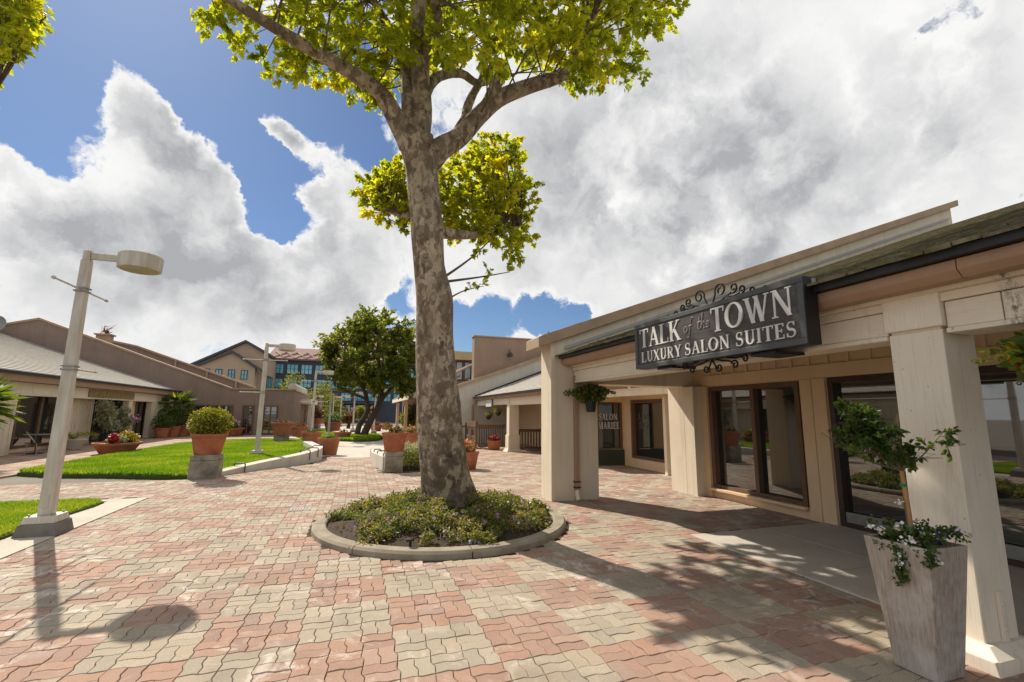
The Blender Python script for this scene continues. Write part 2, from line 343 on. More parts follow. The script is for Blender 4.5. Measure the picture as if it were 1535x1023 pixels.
    MAT['leaf_far'] = leaf('background_leaf', (0.07, 0.10, 0.018), (0.13, 0.16, 0.026), (0.27, 0.25, 0.04), 0.5)
    MAT['leaf_yel'] = leaf('golden_shrub_leaf', (0.09, 0.11, 0.015), (0.17, 0.175, 0.022), (0.30, 0.27, 0.04), 0.35)
    MAT['leaf_cover'] = leaf('groundcover_leaf', (0.065, 0.095, 0.022), (0.13, 0.155, 0.035), (0.27, 0.215, 0.11), 0.4)
    MAT['leaf_grey'] = leaf('grey_white_leaf', (0.13, 0.15, 0.10), (0.26, 0.28, 0.21), (0.42, 0.42, 0.35), 0.3)
    MAT['leaf_red'] = leaf('bronze_leaf', (0.09, 0.03, 0.02), (0.15, 0.06, 0.03), (0.12, 0.12, 0.03), 0.3)
    MAT['palm'] = leaf('palm_leaf', (0.045, 0.085, 0.012), (0.10, 0.155, 0.02), (0.24, 0.23, 0.04), 0.4)
    MAT['grass'] = leaf('grass_blade', (0.08, 0.165, 0.010), (0.135, 0.25, 0.018), (0.33, 0.33, 0.06), 0.45)
mk()
# ------------------------------------------------------------------ object helpers
def tag(o, label=None, cat=None, group=None, kind=None):
    for k, v in (('label', label), ('category', cat), ('group', group), ('kind', kind)):
        if v: o[k] = v
    return o
def thing(name, label, cat, loc=(0, 0, 0), group=None, rz=0.0):
    o = bpy.data.objects.new(name, None); COL.objects.link(o); o.location = loc; o.rotation_euler = (0, 0, rz); o.empty_display_size = 0.2
    return tag(o, label, cat, group)
def root_loc(o):
    while o.parent: o = o.parent
    return o.location
def mesh_obj(name, me, parent=None, loc=(0, 0, 0)):
    o = bpy.data.objects.new(name, me); COL.objects.link(o); o.location = loc
    if parent: o.parent = parent
    return o
def copy_tree(o, loc=None, rz=None, parent=None):
    c = o.copy(); COL.objects.link(c); c.parent = parent
    if loc is not None: c.location = loc
    if rz is not None: c.rotation_euler = (0, 0, rz)
    for ch in list(o.children): copy_tree(ch, None, None, c)
    return c

class MB:
    """collects shapes in world coordinates; build() makes one mesh object"""
    def __init__(s): s.v = []; s.f = []; s.sm = []
    def add(s, vs, fs, smooth=False):
        o = len(s.v); s.v += [tuple(map(float, p)) for p in vs]
        s.f += [tuple(i + o for i in f) for f in fs]; s.sm += [smooth] * len(fs); return s
    def box(s, x0, x1, y0, y1, z0, z1):
        vs = [(x, y, z) for z in (z0, z1) for y in (y0, y1) for x in (x0, x1)]
        return s.add(vs, [(0, 2, 3, 1), (4, 5, 7, 6), (0, 1, 5, 4), (2, 6, 7, 3), (0, 4, 6, 2), (1, 3, 7, 5)])
    def frustum(s, c, b, t, z0, z1):
        vs = [(c[0] + sx * h[0], c[1] + sy * h[1], z) for h, z in ((b, z0), (t, z1)) for sy in (-1, 1) for sx in (-1, 1)]
        return s.add(vs, [(0, 2, 3, 1), (4, 5, 7, 6), (0, 1, 5, 4), (2, 6, 7, 3), (0, 4, 6, 2), (1, 3, 7, 5)])
    def prism(s, poly, axis, a, b):
        """poly of 2D points extruded between a and b along axis: 'x' -> (y,z), 'y' -> (x,z), 'z' -> (x,y)"""
        P = {'x': lambda p, t: (t, p[0], p[1]), 'y': lambda p, t: (p[0], t, p[1]), 'z': lambda p, t: (p[0], p[1], t)}[axis]
        n = len(poly); vs = [P(p, a) for p in poly] + [P(p, b) for p in poly]
        return s.add(vs, [tuple(range(n))[::-1], tuple(range(n, 2 * n))] + [(i, (i + 1) % n, n + (i + 1) % n, n + i) for i in range(n)])
    def tube(s, path, rad, seg=8, cap=True, square=False):
        P = [Vector(p) for p in path]; n = len(P)
        rs = rad if isinstance(rad, (list, tuple)) else [rad] * n
        vs = []; up = Vector((0, 0, 1)); prev = None
        for i, p in enumerate(P):
            t = (P[min(i + 1, n - 1)] - P[max(i - 1, 0)]).normalized()
            if prev is None:
                a = t.cross(up) if abs(t.z) < 0.95 else t.cross(Vector((1, 0, 0)))
            else: a = prev - t * prev.dot(t)
            a.normalize(); b = t.cross(a); prev = a
            for k in range(seg):
                th = 2 * math.pi * (k + (0.5 if square else 0)) / seg
                vs.append(p + (a * math.cos(th) + b * math.sin(th)) * rs[i])
        fs = [(i * seg + k, i * seg + (k + 1) % seg, (i + 1) * seg + (k + 1) % seg, (i + 1) * seg + k) for i in range(n - 1) for k in range(seg)]
        if cap: fs += [tuple(range(seg))[::-1], tuple(range((n - 1) * seg, n * seg))]
        return s.add(vs, fs, not square)
    def lathe(s, c, prof, seg=28):
        n = len(prof); vs = [(c[0] + r * math.cos(2 * math.pi * k / seg), c[1] + r * math.sin(2 * math.pi * k / seg), c[2] + z) for r, z in prof for k in range(seg)]
        fs = [(i * seg + k, i * seg + (k + 1) % seg, (i + 1) * seg + (k + 1) % seg, (i + 1) * seg + k) for i in range(n - 1) for k in range(seg)]
        fs += [tuple(range(seg))[::-1], tuple(range((n - 1) * seg, n * seg))]
        return s.add(vs, fs, True)
    def build(s, name, mat, parent=None, loc=None, bevel=0.0, label=None, kind=None):
        off = root_loc(parent) if parent else Vector(loc or (0, 0, 0))
        me = bpy.data.meshes.new(name)
        me.from_pydata([(x - off[0], y - off[1], z - off[2]) for x, y, z in s.v], [], s.f)
        me.polygons.foreach_set('use_smooth', s.sm); me.materials.append(MAT[mat] if isinstance(mat, str) else mat); me.update()
        o = mesh_obj(name, me, parent, (0, 0, 0) if parent else off)
        if any(s.sm):
            try: me.set_sharp_from_angle(angle=R(40))
            except Exception: pass
        if bevel:
            b = o.modifiers.new('bevel', 'BEVEL'); b.width = bevel; b.segments = 2; b.limit_method = 'ANGLE'; b.angle_limit = R(40)
        return tag(o, label, None, None, kind)
def box(name, mat, parent, *d, bevel=0.004, **kw): return MB().box(*d).build(name, mat, parent, bevel=bevel, **kw)

def fast_mesh(name, V, k, mat, parent=None, lv=None, smooth=False, loc=None):
    """V: (n_faces*k, 3) array of unshared k-gon vertices in world coordinates"""
    off = np.array(root_loc(parent) if parent else (loc or (0, 0, 0)), float)
    V = np.asarray(V, np.float32) - off.astype(np.float32); nv = len(V); nf = nv // k
    me = bpy.data.meshes.new(name); me.vertices.add(nv); me.vertices.foreach_set('co', V.ravel())
    me.loops.add(nv); me.loops.foreach_set('vertex_index', np.arange(nv, dtype=np.int32))
    me.polygons.add(nf); me.polygons.foreach_set('loop_start', np.arange(0, nv, k, dtype=np.int32))
    if lv is not None:
        a = me.attributes.new('lv', 'FLOAT', 'POINT'); a.data.foreach_set('value', np.repeat(np.asarray(lv, np.float32), nv // len(lv)))
    me.materials.append(MAT[mat]); me.update(calc_edges=True)
    return mesh_obj(name, me, parent, (0, 0, 0) if parent else tuple(off))

LEAF = {
 'plane': [[(0,0),(-.26,.05),(-.52,.30),(-.26,.36),(-.24,.62),(0,1.0)], [(0,0),(0,1.0),(.24,.62),(.26,.36),(.52,.30),(.26,.05)]],
 'oval': [[(0,0),(-.27,.28),(-.25,.62),(0,1)], [(0,0),(0,1),(.25,.62),(.27,.28)]],
 'blade': [[(-.10,0),(.10,0),(.055,.55),(0,1)]],
 'needle': [[(-.09,0),(.09,0),(.0,1)]],
 'petal': [[(-.5,-.5),(.5,-.5),(.5,.5),(-.5,.5)]],
}
def leaves(name, P, size, mat, parent=None, shape='oval', up=0.5, dirs=None, lv=None, fold=0.25, loc=None, sj=0.3, kind=None):
    """scatter leaf polygons at P (n,3); each is two folded halves with its own heading"""
    P = np.asarray(P, float); n = len(P); rng = RNG
    if dirs is None: dirs = rng.normal(size=(n, 3))
    d = dirs + rng.normal(size=(n, 3)) * 0.55; d /= np.linalg.norm(d, axis=1, keepdims=True)
    nr = rng.normal(size=(n, 3)); nr[:, 2] = np.abs(nr[:, 2]) + up
    nr -= d * (nr * d).sum(1, keepdims=True); nr /= np.linalg.norm(nr, axis=1, keepdims=True)
    sd = np.cross(d, nr); s = (size * (1 + sj * rng.uniform(-1, 1, n)))[:, None]
    if lv is None: lv = np.clip(rng.normal(0.5, 0.24, n), 0, 1)
    halves = LEAF[shape]; k = len(halves[0]); out = np.zeros((n, len(halves), k, 3))
    for h, poly in enumerate(halves):
        for i, (a, b) in enumerate(poly): out[:, h, i] = P + s * (sd * a + d * b + nr * (abs(a) * fold - 0.12 * b * b))
    o = fast_mesh(name, out.reshape(-1, 3), k, mat, parent, lv, loc=loc)
    return tag(o, None, None, None, kind)
def ball_points(c, r, n, shell=0.55):
    d = RNG.normal(size=(n, 3)); d /= np.linalg.norm(d, axis=1, keepdims=True)
    t = shell + (1 - shell) * RNG.random(n); t = np.where(RNG.random(n) < 0.25, RNG.random(n), t)
    return np.asarray(c) + d * (t[:, None] * np.asarray(r)), d

def strip_wall(mb, p0, p1, z0, z1, th, pitch=0.30, rib=0.045, proud=0.022, z1b=None):
    """board-and-batten wall between two plan points: one continuous ribbed skin (front on the left of p0->p1)"""
    a = Vector((*p0, 0)); b = Vector((*p1, 0)); L = (b - a).length; t = (b - a) / L; nrm = Vector((-t.y, t.x, 0))
    z1b = z1 if z1b is None else z1b
    xs = [0.0]; ds = [0.0]; x = pitch * 0.5
    while x + rib < L: xs += [x, x + .001, x + rib, x + rib + .001]; ds += [0, proud, proud, 0]; x += pitch
    xs.append(L); ds.append(0.0); n = len(xs); vs = []
    for X, D in zip(xs, ds):
        zt = z1 + (z1b - z1) * X / L; q = a + t * X + nrm * D
        vs += [(q.x, q.y, z0), (q.x, q.y, zt)]
    for q, zt in ((a - nrm * th, z1), (b - nrm * th, z1b)): vs += [(q.x, q.y, z0), (q.x, q.y, zt)]
    fs = [(2*i+1, 2*i, 2*i+2, 2*i+3) for i in range(n - 1)]
    m = 2 * n; fs += [(m, m+1, m+3, m+2), (2*n-1, 2*n-2, m+2, m+3), (0, 1, m+1, m)]
    fs += [tuple([2*i+1 for i in range(n)] + [m+3, m+1])]
    return mb.add(vs, fs)

def window(parent, axis, plane, a0, a1, z0, z1, face, mull=(), fw=0.07, fmat='frame', depth=0.10, name='window', glass='glass', bars=(), solid=False):
    """window in a wall. axis 'x': wall plane x=plane spanning y a0..a1; axis 'y': plane y=plane spanning x. face: outward sign.
    frame proud of the wall by 2 cm, pane recessed."""
    o0, o1 = sorted((plane + face * 0.02, plane - face * depth))
    if solid: o0, o1 = sorted((plane - face * .02, plane + face * .09))
    def bx(mb, u0, u1, w0, w1, lo=o0, hi=o1): return mb.box(lo, hi, u0, u1, w0, w1) if axis == 'x' else mb.box(u0, u1, lo, hi, w0, w1)
    m = MB(); bx(m, a0, a0 + fw, z0, z1); bx(m, a1 - fw, a1, z0, z1)
    bx(m, a0 + fw, a1 - fw, z1 - fw, z1, o0 + .002, o1 - .002); bx(m, a0 + fw, a1 - fw, z0, z0 + fw * .8, o0 + .002, o1 - .002)
    for q in mull: bx(m, q - fw / 2, q + fw / 2, z0 + fw * .8, z1 - fw, o0 + .004, o1 - .004)
    for q in bars: bx(m, a0 + fw, a1 - fw, q - .02, q + .02, o0 + .012, o1 - .012)
    w = m.build(name, fmat, parent)
    edges = [a0 + fw] + list(mull) + [a1 - fw]; g0, g1 = sorted((plane - face * (depth - .03), plane - face * (depth - .042)))
    if solid: g0, g1 = sorted((plane + face * .012, plane + face * .03))
    for i in range(len(edges) - 1):
        u0 = edges[i] + (fw / 2 if i else 0) + .001; u1 = edges[i + 1] - (fw / 2 if i < len(edges) - 2 else 0) - .001
        q = MB(); bx(q, u0, u1, z0 + fw * .8 + .001, z1 - fw - .001, g0, g1); q.build('pane', glass, w)
    return w
# ------------------------------------------------------------------ ground and paving
def sheet(name, mat, poly, z, thick=0.05, kind='structure'):
    m = MB().prism(poly, 'z', z - thick, z); return m.build(name, mat, kind=kind)
sheet('ground', 'ground', [(-600, -300), (600, -300), (600, 1200), (-600, 1200)], -0.06)
paving = sheet('plaza_paving', 'joint', [(-3.68, -1.2), (4.575, -1.2), (4.575, 5.68), (8.8, 5.68), (8.8, 17.0), (-1.0, 17.0), (-3.3, 14.3), (-3.8, 13.66), (-13, 13.66), (-13, 11.05), (-3.68, 11.05)], -0.011)
CELL = 0.225; OX, OY = -0.301, 3.949
RING_C = (1.408, 7.472); RING_R = 1.90
G = [(0, 0), (.12, .28), (.35, 1.0), (.42, .72), (.5, 0), (.58, -.72), (.65, -1.0), (.88, -.28), (1, 0)]
def paver_outline(kind):
    A = 0.043; g = [(t, A * v) for t, v in G]; lo = [p for p in g if p[0] <= .5]; hi = [p for p in g if p[0] >= .5]
    if kind == 0:   pts = lo + [(.5 + d, t) for t, d in g[1:]] + [(t, 1 + d) for t, d in lo[:-1]][::-1] + [(d, t) for t, d in g[1:-1]][::-1]
    elif kind == 1: pts = hi + [(1 + d, t) for t, d in g[1:]] + [(t, 1 + d) for t, d in hi[:-1]][::-1] + [(.5 + d, t) for t, d in g[1:-1]][::-1]
    elif kind == 2: pts = g + [(1 + d, t) for t, d in lo[1:]] + [(t, .5 + d) for t, d in g[:-1]][::-1] + [(d, t) for t, d in lo[1:-1]][::-1]
    else:           pts = [(t, .5 + d) for t, d in g] + [(1 + d, t) for t, d in hi[1:]] + [(t, 1 + d) for t, d in g[:-1]][::-1] + [(d, t) for t, d in hi[1:-1]][::-1]
    return np.array(pts) * CELL
def inset(P, d):
    e = np.roll(P, -1, 0) - P; e /= np.linalg.norm(e, axis=1, keepdims=True) + 1e-9
    n = np.stack([-e[:, 1], e[:, 0]], 1); nn = n + np.roll(n, 1, 0); nn /= (np.linalg.norm(nn, axis=1, keepdims=True) + 1e-9)
    return P + nn * d
TEMPL = []
for kd in range(4):
    P = paver_outline(kd); a = inset(P, .0024); b = inset(P, .0056); n = len(P)
    V = np.concatenate([np.c_[a, np.full(n, -.016)], np.c_[a, np.full(n, -.0035)], np.c_[b, np.zeros(n)]])
    F = [tuple(range(2*n, 3*n))] + [(r*n + i, r*n + (i+1) % n, (r+1)*n + (i+1) % n, (r+1)*n + i) for r in (0, 1) for i in range(n)]
    TEMPL.append((V, F, n))
TAN = [(.44,.375,.285), (.42,.36,.275), (.455,.39,.30), (.395,.335,.255), (.435,.36,.265), (.38,.33,.26)]
RED = [(.41,.26,.195), (.38,.235,.178), (.43,.285,.22), (.35,.22,.172), (.415,.25,.18), (.375,.26,.212)]
def paver_ok(x, y):
    if (x - RING_C[0])**2 + (y - RING_C[1])**2 < (RING_R + .02)**2: return False
    if y < -1.1 or y > 16.9: return False
    if y < 5.66 and x > 4.60: return False
    if y < 11.05: return -3.66 < x < 8.78
    if y < 13.6: return -12.9 < x < 8.78
    if x > 0.72 and x < 2.6 and y > 13.66: return False
    return x > -3.4 + (y - 14.3) * 0.88 + 0.12 and x < 8.78 and x > -3.2
def add_attr(me, cols):
    a = me.attributes.new('pcol', 'FLOAT_COLOR', 'POINT'); a.data.foreach_set('color', np.asarray(cols, np.float32).ravel())
def paving_pieces():
    meshes = {}
    def paver_mesh(kd, red, ci):
        if (kd, red, ci) not in meshes:
            V, F, n = TEMPL[kd]; me = bpy.data.meshes.new('paver'); me.from_pydata(V.tolist(), [], F); me.materials.append(MAT['paver'])
            c = (RED if red else TAN)[ci]; add_attr(me, [(*c, 1)] * len(V)); me.update(); meshes[kd, red, ci] = me
        return meshes[kd, red, ci]
    cand = []
    i0, i1, j0, j1 = int(-13 / CELL), int(9.4 / CELL), int(-5.2 / CELL), int(13.2 / CELL)
    for i in range(i0 - 2, i1 + 2):
        for j in range(j0, j1 + 2):
            x, y = OX + i * CELL, OY + j * CELL
            red = ((i // 3) + (j // 3)) % 2 == 1
            if random.random() < .012: red = not red
            for kd in ((0, 1) if (i + j) % 2 == 0 else (2, 3)):
                cxy = TEMPL[kd][0][:, :2].mean(0)
                if paver_ok(x + cxy[0], y + cxy[1]): cand.append((x, y, kd, red, random.randrange(6), x + cxy[0], y + cxy[1]))
    def vis(c):   # nearest pavers that lie within the field in front of the camera
        ang = math.degrees(math.atan2(c[5], c[6])); d = math.hypot(c[5], c[6])
        return d if (-26 < ang < 58 and d > 2.95) else d + 50
    cand.sort(key=vis)
    for x, y, kd, red, ci, _, _ in cand[:300]:
        o = mesh_obj('paver', paver_mesh(kd, red, ci), paving, (x, y, random.uniform(-.0035, .0030)))
        o.rotation_euler = (random.gauss(0, .004), random.gauss(0, .004), random.gauss(0, .004))
    VV = []; FF = []; CC = []; off = 0
    for x, y, kd, red, ci, _, _ in cand[300:]:
        V, F, n = TEMPL[kd]; z = random.uniform(-.0035, .0030); tx, ty = random.gauss(0, .004), random.gauss(0, .004)
        W = V + (x, y, z); W[:, 2] += V[:, 0] * tx + V[:, 1] * ty; VV.append(W)
        c = np.array((RED if red else TAN)[ci]) * random.uniform(.93, 1.07); CC.append(np.tile((*c, 1), (len(V), 1)))
        FF += [tuple(q + off for q in f) for f in F]; off += len(V)
    me = bpy.data.meshes.new('paver_field'); me.from_pydata(np.concatenate(VV).tolist(), [], FF); me.materials.append(MAT['paver']); add_attr(me, np.concatenate(CC)); me.update()
    tag(mesh_obj('paver_field', me, paving), kind='stuff')
paving_pieces()
sheet('far_brick_walk', 'far_brick', [(-13, 11.0), (-13.05, 13.7), (-8.35, 13.7), (-8.4, 45), (-12.6, 45), (-12.6, 11)], -.0155)
sheet('brick_walk', 'far_brick', [(-1.2, 16.95), (13.5, 16.95), (13.5, 60), (3.2, 60), (3.2, 22), (-.4, 22)], -.006)
sheet('concrete_path', 'concrete', [(-.75, 18.6), (2.9, 18.6), (3.2, 24), (3.6, 60), (-4.1, 60), (-4.1, 33.6), (-1.2, 29)], -.0015)
sheet('side_walk', 'far_brick', [(-8.3, 15.8), (-8.2, 27.4), (-6.7, 29.9), (-4.2, 33.3), (-4.2, 38), (-12.4, 38), (-12.4, 13.6), (-8.6, 13.6)], -.0100)

# concrete strip beside the near lawn, slab of the arcade
strip = sheet('concrete_edging', 'concrete', [(-4.20, 3.0), (-3.70, 3.0), (-3.70, 11.02), (-4.1, 11.02), (-13, 11.03), (-13, 10.86), (-4.24, 10.78)], 0.004, .06)
def slabs():
    k = 0
    s = MB().box(4.585, 7.2, -1.2, 5.672, -.05, -.002).build('arcade_walk', 'joint', kind='structure')
    for y0, y1 in ((3.93, 5.668), (2.14, 3.92), (.35, 2.13), (-1.2, .34)):
        for x0, x1 in ((4.59, 5.88), (5.888, 7.195)):
            MB().box(x0, x1, y0, y1, -.045, .014 + .001 * k).build('slab', 'concrete', s, bevel=.006); k = (k + 1) % 3
slabs()

# lawns: turf base with blades
def lawn(name, poly, z, thick=.08): return MB().prism(poly, 'z', z - thick, z).build(name, 'lawnbase', kind='structure')
def in_poly(X, Y, poly):
    c = np.zeros(len(X), bool); n = len(poly)
    for i in range(n):
        x1, y1 = poly[i]; x2, y2 = poly[i - 1]
        if y1 == y2: continue
        hit = ((y1 > Y) != (y2 > Y)) & (X < (x2 - x1) * (Y - y1) / (y2 - y1) + x1); c ^= hit
    return c
def grass(poly, z, n, label, h=(.035, .075), w=.006, zf=None):
    xs = [p[0] for p in poly]; ys = [p[1] for p in poly]
    X = RNG.uniform(min(xs), max(xs), n * 2); Y = RNG.uniform(min(ys), max(ys), n * 2); k = in_poly(X, Y, poly); X = X[k]; Y = Y[k]; n = len(X)
    th = RNG.uniform(0, 6.283, n); hh = RNG.uniform(*h, n); ww = w * (1 + .5 * RNG.random(n)); lean = RNG.normal(0, .35, (n, 2)) * hh[:, None]
    Z = np.full(n, z) if zf is None else zf(X, Y)
    a = np.stack([X - np.cos(th) * ww, Y - np.sin(th) * ww, Z - .004], 1); b = np.stack([X + np.cos(th) * ww, Y + np.sin(th) * ww, Z - .004], 1)
    t = np.stack([X + lean[:, 0], Y + lean[:, 1], Z + hh], 1)
    patch = .5 + .28 * np.sin(X * 2.1 + 1.3 * np.sin(Y * 1.7)) * np.cos(Y * 1.9)
    lv = np.clip(patch + RNG.normal(0, .22, n), 0, 1)
    o = fast_mesh('grass', np.stack([a, b, t], 1).reshape(-1, 3), 3, 'grass', None, lv); tag(o, label, 'grass', None, 'stuff'); return o
L1 = [(-4.22, 3.2), (-4.24, 9.6), (-4.20, 10.2), (-4.22, 10.6), (-4.5, 10.82), (-5.5, 10.80), (-13, 10.85), (-13, 3.2)]
lawn('lawn_near', L1, .035); grass([(-4.24, 6.2), (-4.26, 9.6), (-4.22, 10.2), (-4.24, 10.58), (-4.5, 10.80), (-5.5, 10.78), (-9.5, 10.82), (-9.5, 6.2)], .035, 70000, 'short bright green grass of the near lawn behind the closest lamp')
L2 = [(-8.28, 15.9), (-7.2, 15.2), (-6.08, 14.9), (-4.6, 14.25), (-3.85, 14.05), (-3.2, 14.5), (-2.3, 15.8), (-1.6, 16.8), (-1.25, 17.8), (-1.3, 19.4), (-1.7, 21.5), (-2.2, 25.2), (-3.1, 27.6), (-4.9, 29.6), (-6.6, 29.7), (-8.1, 27.3), (-8.3, 20.6)]
def l2z(X, Y):
    return .05 + .14 * np.clip((X + 6.5) / 4.0, 0, 1) * np.clip((Y - 14.2) / 3.0, 0, 1)
def lawn2():
    # gently raised turf: a gridded sheet that follows l2z
    xs = np.linspace(-8.35, -1.2, 30); ys = np.linspace(14.0, 29.8, 50); idx = {}; V = []; F = []
    for i, x in enumerate(xs):
        for j, y in enumerate(ys):
            if in_poly(np.array([x]), np.array([y]), L2)[0]: idx[i, j] = len(V); V.append((x, y, float(l2z(x, y)) - .004))
    for (i, j) in list(idx):
        q = [(i, j), (i+1, j), (i+1, j+1), (i, j+1)]
        if all(c in idx for c in q): F.append(tuple(idx[c] for c in q))
    m = MB(); m.add(V, F, True); m.prism(L2, 'z', -.05, .03); m.build('lawn_far', 'lawnbase', kind='structure')
lawn2(); grass(L2, .05, 120000, 'bright green lawn grass behind the low white wall', (.05, .11), .012, l2z)
L3 = [(-2.7, 30.5), (-1.3, 29.6), (-.6, 31.5), (-1.2, 38), (-2.8, 44), (-4.0, 44), (-3.6, 34)]
lawn('lawn_distant', L3, .05); grass(L3, .05, 16000, 'narrow strip of lawn beside the distant lamp posts', (.08, .16), .03)
L4 = [(-.9, 29.2), (.2, 28.2), (1.2, 28.6), (1.75, 30.5), (1.6, 34), (.6, 35.5), (-.6, 33.5)]
lawn('lawn_island', L4, .10); grass(L4, .10, 12000, 'small grass island around the distant leaning tree', (.08, .16), .03)
# ------------------------------------------------------------------ round tree bed
def ring_bed():
    t = thing('tree_bed', 'round concrete kerb ring with mulch around the big tree', 'planting bed', (RING_C[0], RING_C[1], 0))
    segs = 8; gap = .004
    for k in range(segs):
        a0 = 2 * math.pi * k / segs + gap; a1 = 2 * math.pi * (k + 1) / segs - gap; n = 10; m = MB(); prof = [(RING_R, -.05), (RING_R, .055), (RING_R - .03, .085), (RING_R - .17, .09), (RING_R - .19, .075), (RING_R - .19, -.05)]
        vs = []; q = len(prof)
        for i in range(n + 1):
            a = a0 + (a1 - a0) * i / n
            vs += [(RING_C[0] + r * math.cos(a), RING_C[1] + r * math.sin(a), z) for r, z in prof]
        fs = [(i*q + j, i*q + (j+1) % q, (i+1)*q + (j+1) % q, (i+1)*q + j) for i in range(n) for j in range(q)] + [tuple(range(q))[::-1], tuple(range(n*q, (n+1)*q))]
        m.add(vs, fs).build('kerb_segment', 'curb', t)
    m = MB(); rr = [0, .45, .9, 1.3, 1.6, RING_R - .185]; zz = [.21, .20, .16, .10, .06, .035]; seg = 40
    vs = [(RING_C[0], RING_C[1], .21)] + [(RING_C[0] + r * math.cos(2*math.pi*k/seg), RING_C[1] + r * math.sin(2*math.pi*k/seg), z + random.uniform(-.015, .015)) for r, z in zip(rr[1:], zz[1:]) for k in range(seg)]
    fs = [(0, 1 + k, 1 + (k+1) % seg) for k in range(seg)] + [(1 + i*seg + k, 1 + (i+1)*seg + k, 1 + (i+1)*seg + (k+1) % seg, 1 + i*seg + (k+1) % seg) for i in range(len(rr) - 2) for k in range(seg)]
    m.add(vs, fs, True).build('mulch', 'soil', t)
    ch = []
    for i in range(900):
        a = random.uniform(0, 6.283); r = 1.72 * math.sqrt(random.random()); ch.append((RING_C[0] + r*math.cos(a), RING_C[1] + r*math.sin(a), .03 + .17 * max(0, 1 - r / 1.75) + .02))
    leaves('bark_chips', ch, .05, 'leaf_red', t, 'oval', 1.5, kind='stuff')
ring_bed()
def ground_cover():
    P = []; lvv = []; FL = {'pink': [], 'white': []}; stems = MB()
    for i in range(240):
        while True:
            a = random.uniform(0, 6.283); r = 1.66 * math.sqrt(random.random()); x = RING_C[0] + r*math.cos(a); y = RING_C[1] + r*math.sin(a)
            if math.hypot(x - 1.58, y - 7.95) < .45: continue
            # bare mulch toward the front left edge
            if y < 6.2 and x < 1.25 and random.random() < .85: continue
            if r > 1.45 and x < .2 and random.random() < .5: continue
            break
        h = random.uniform(.10, .25) * (1.1 if r < 1.2 else .8); w = random.uniform(.10, .2); z0 = .03 + .17 * max(0, 1 - r / 1.75)
        n = 120; p, d = ball_points((x, y, z0 + h * .55), (w, w, h * .6), n, .4); P.append(p)
        dry = random.choice([0, .05, .2, .35, .5]); lvv.append(np.clip(RNG.normal(.35 + dry, .2, n), 0, 1))
        for _ in range(random.choice([0, 0, 1, 3])):
            q, _d = ball_points((x, y, z0 + h * .6), (w, w, h * .62), 1, .95); c = 'white' if x > 2.0 and random.random() < .6 else 'pink'
            if q[0][2] > z0 + h * .5: FL[c].append(q[0])
        if i % 3 == 0:
            for _ in range(3):
                ang = random.uniform(0, 6.28); l = random.uniform(.1, .3)
                stems.tube([(x, y, z0 - .01), (x + l*.5*math.cos(ang), y + l*.5*math.sin(ang), z0 + .05), (x + l*math.cos(ang), y + l*math.sin(ang), z0 + .02)], .004, 4, False)
    o = leaves('ground_cover', np.concatenate(P), .045, 'leaf_cover', None, 'oval', .6, lv=np.concatenate(lvv), loc=(RING_C[0], RING_C[1], 0))
    tag(o, 'low leafy ground cover with dry patches filling the tree bed', 'ground cover', None, 'stuff')
    stems.build('woody_stems', 'twig', o, kind='stuff')
    for c, nm in (('pink', 'mauve_flowers'), ('white', 'white_flowers')):
        pts = np.repeat(np.array(FL[c]), 6, 0) + RNG.normal(0, .012, (len(FL[c]) * 6, 3))
        leaves(nm, pts, .022, c, o, 'petal', .8, kind='stuff')
ground_cover()
# path light and a bottle in the bed
pl = thing('path_light', 'small black path light in the mulch near the front kerb', 'path light', (.72, 5.92, .04))
MB().tube([(.72, 5.92, .0), (.72, 5.92, .16)], .018, 10).build('stem', 'black', pl)
MB().lathe((.72, 5.92, .15), [(.012, 0), (.05, .005), (.052, .028), (.02, .035)], 16).build('light_cap', 'black', pl)
bo = thing('plastic_bottle', 'clear plastic bottle with blue label lying inside the kerb', 'bottle', (1.56, 5.88, .075))
MB().tube([(1.44, 5.90, .085), (1.46, 5.9, .085), (1.60, 5.87, .085), (1.64, 5.862, .085), (1.67, 5.857, .085)], [.026, .03, .03, .014, .012], 12).build('body', 'bottle', bo)
MB().tube([(1.475, 5.896, .085), (1.545, 5.882, .085)], .0315, 12).build('wrapper', 'bluep', bo)
# drain cover in the paving
dr = MB()
for k in range(7): dr.box(-.95 + k*.045, -.925 + k*.045, 8.95, 9.2, .002, .008)
dr.box(-.97, -.95, 8.93, 9.22, .002, .0085); dr.box(-.655 + .0, -.635, 8.93, 9.22, .002, .0085)
tag(dr.build('drain_cover', 'steel', loc=(-.8, 9.07, 0)), 'small slotted metal drain cover set in the brick paving', 'drain cover')

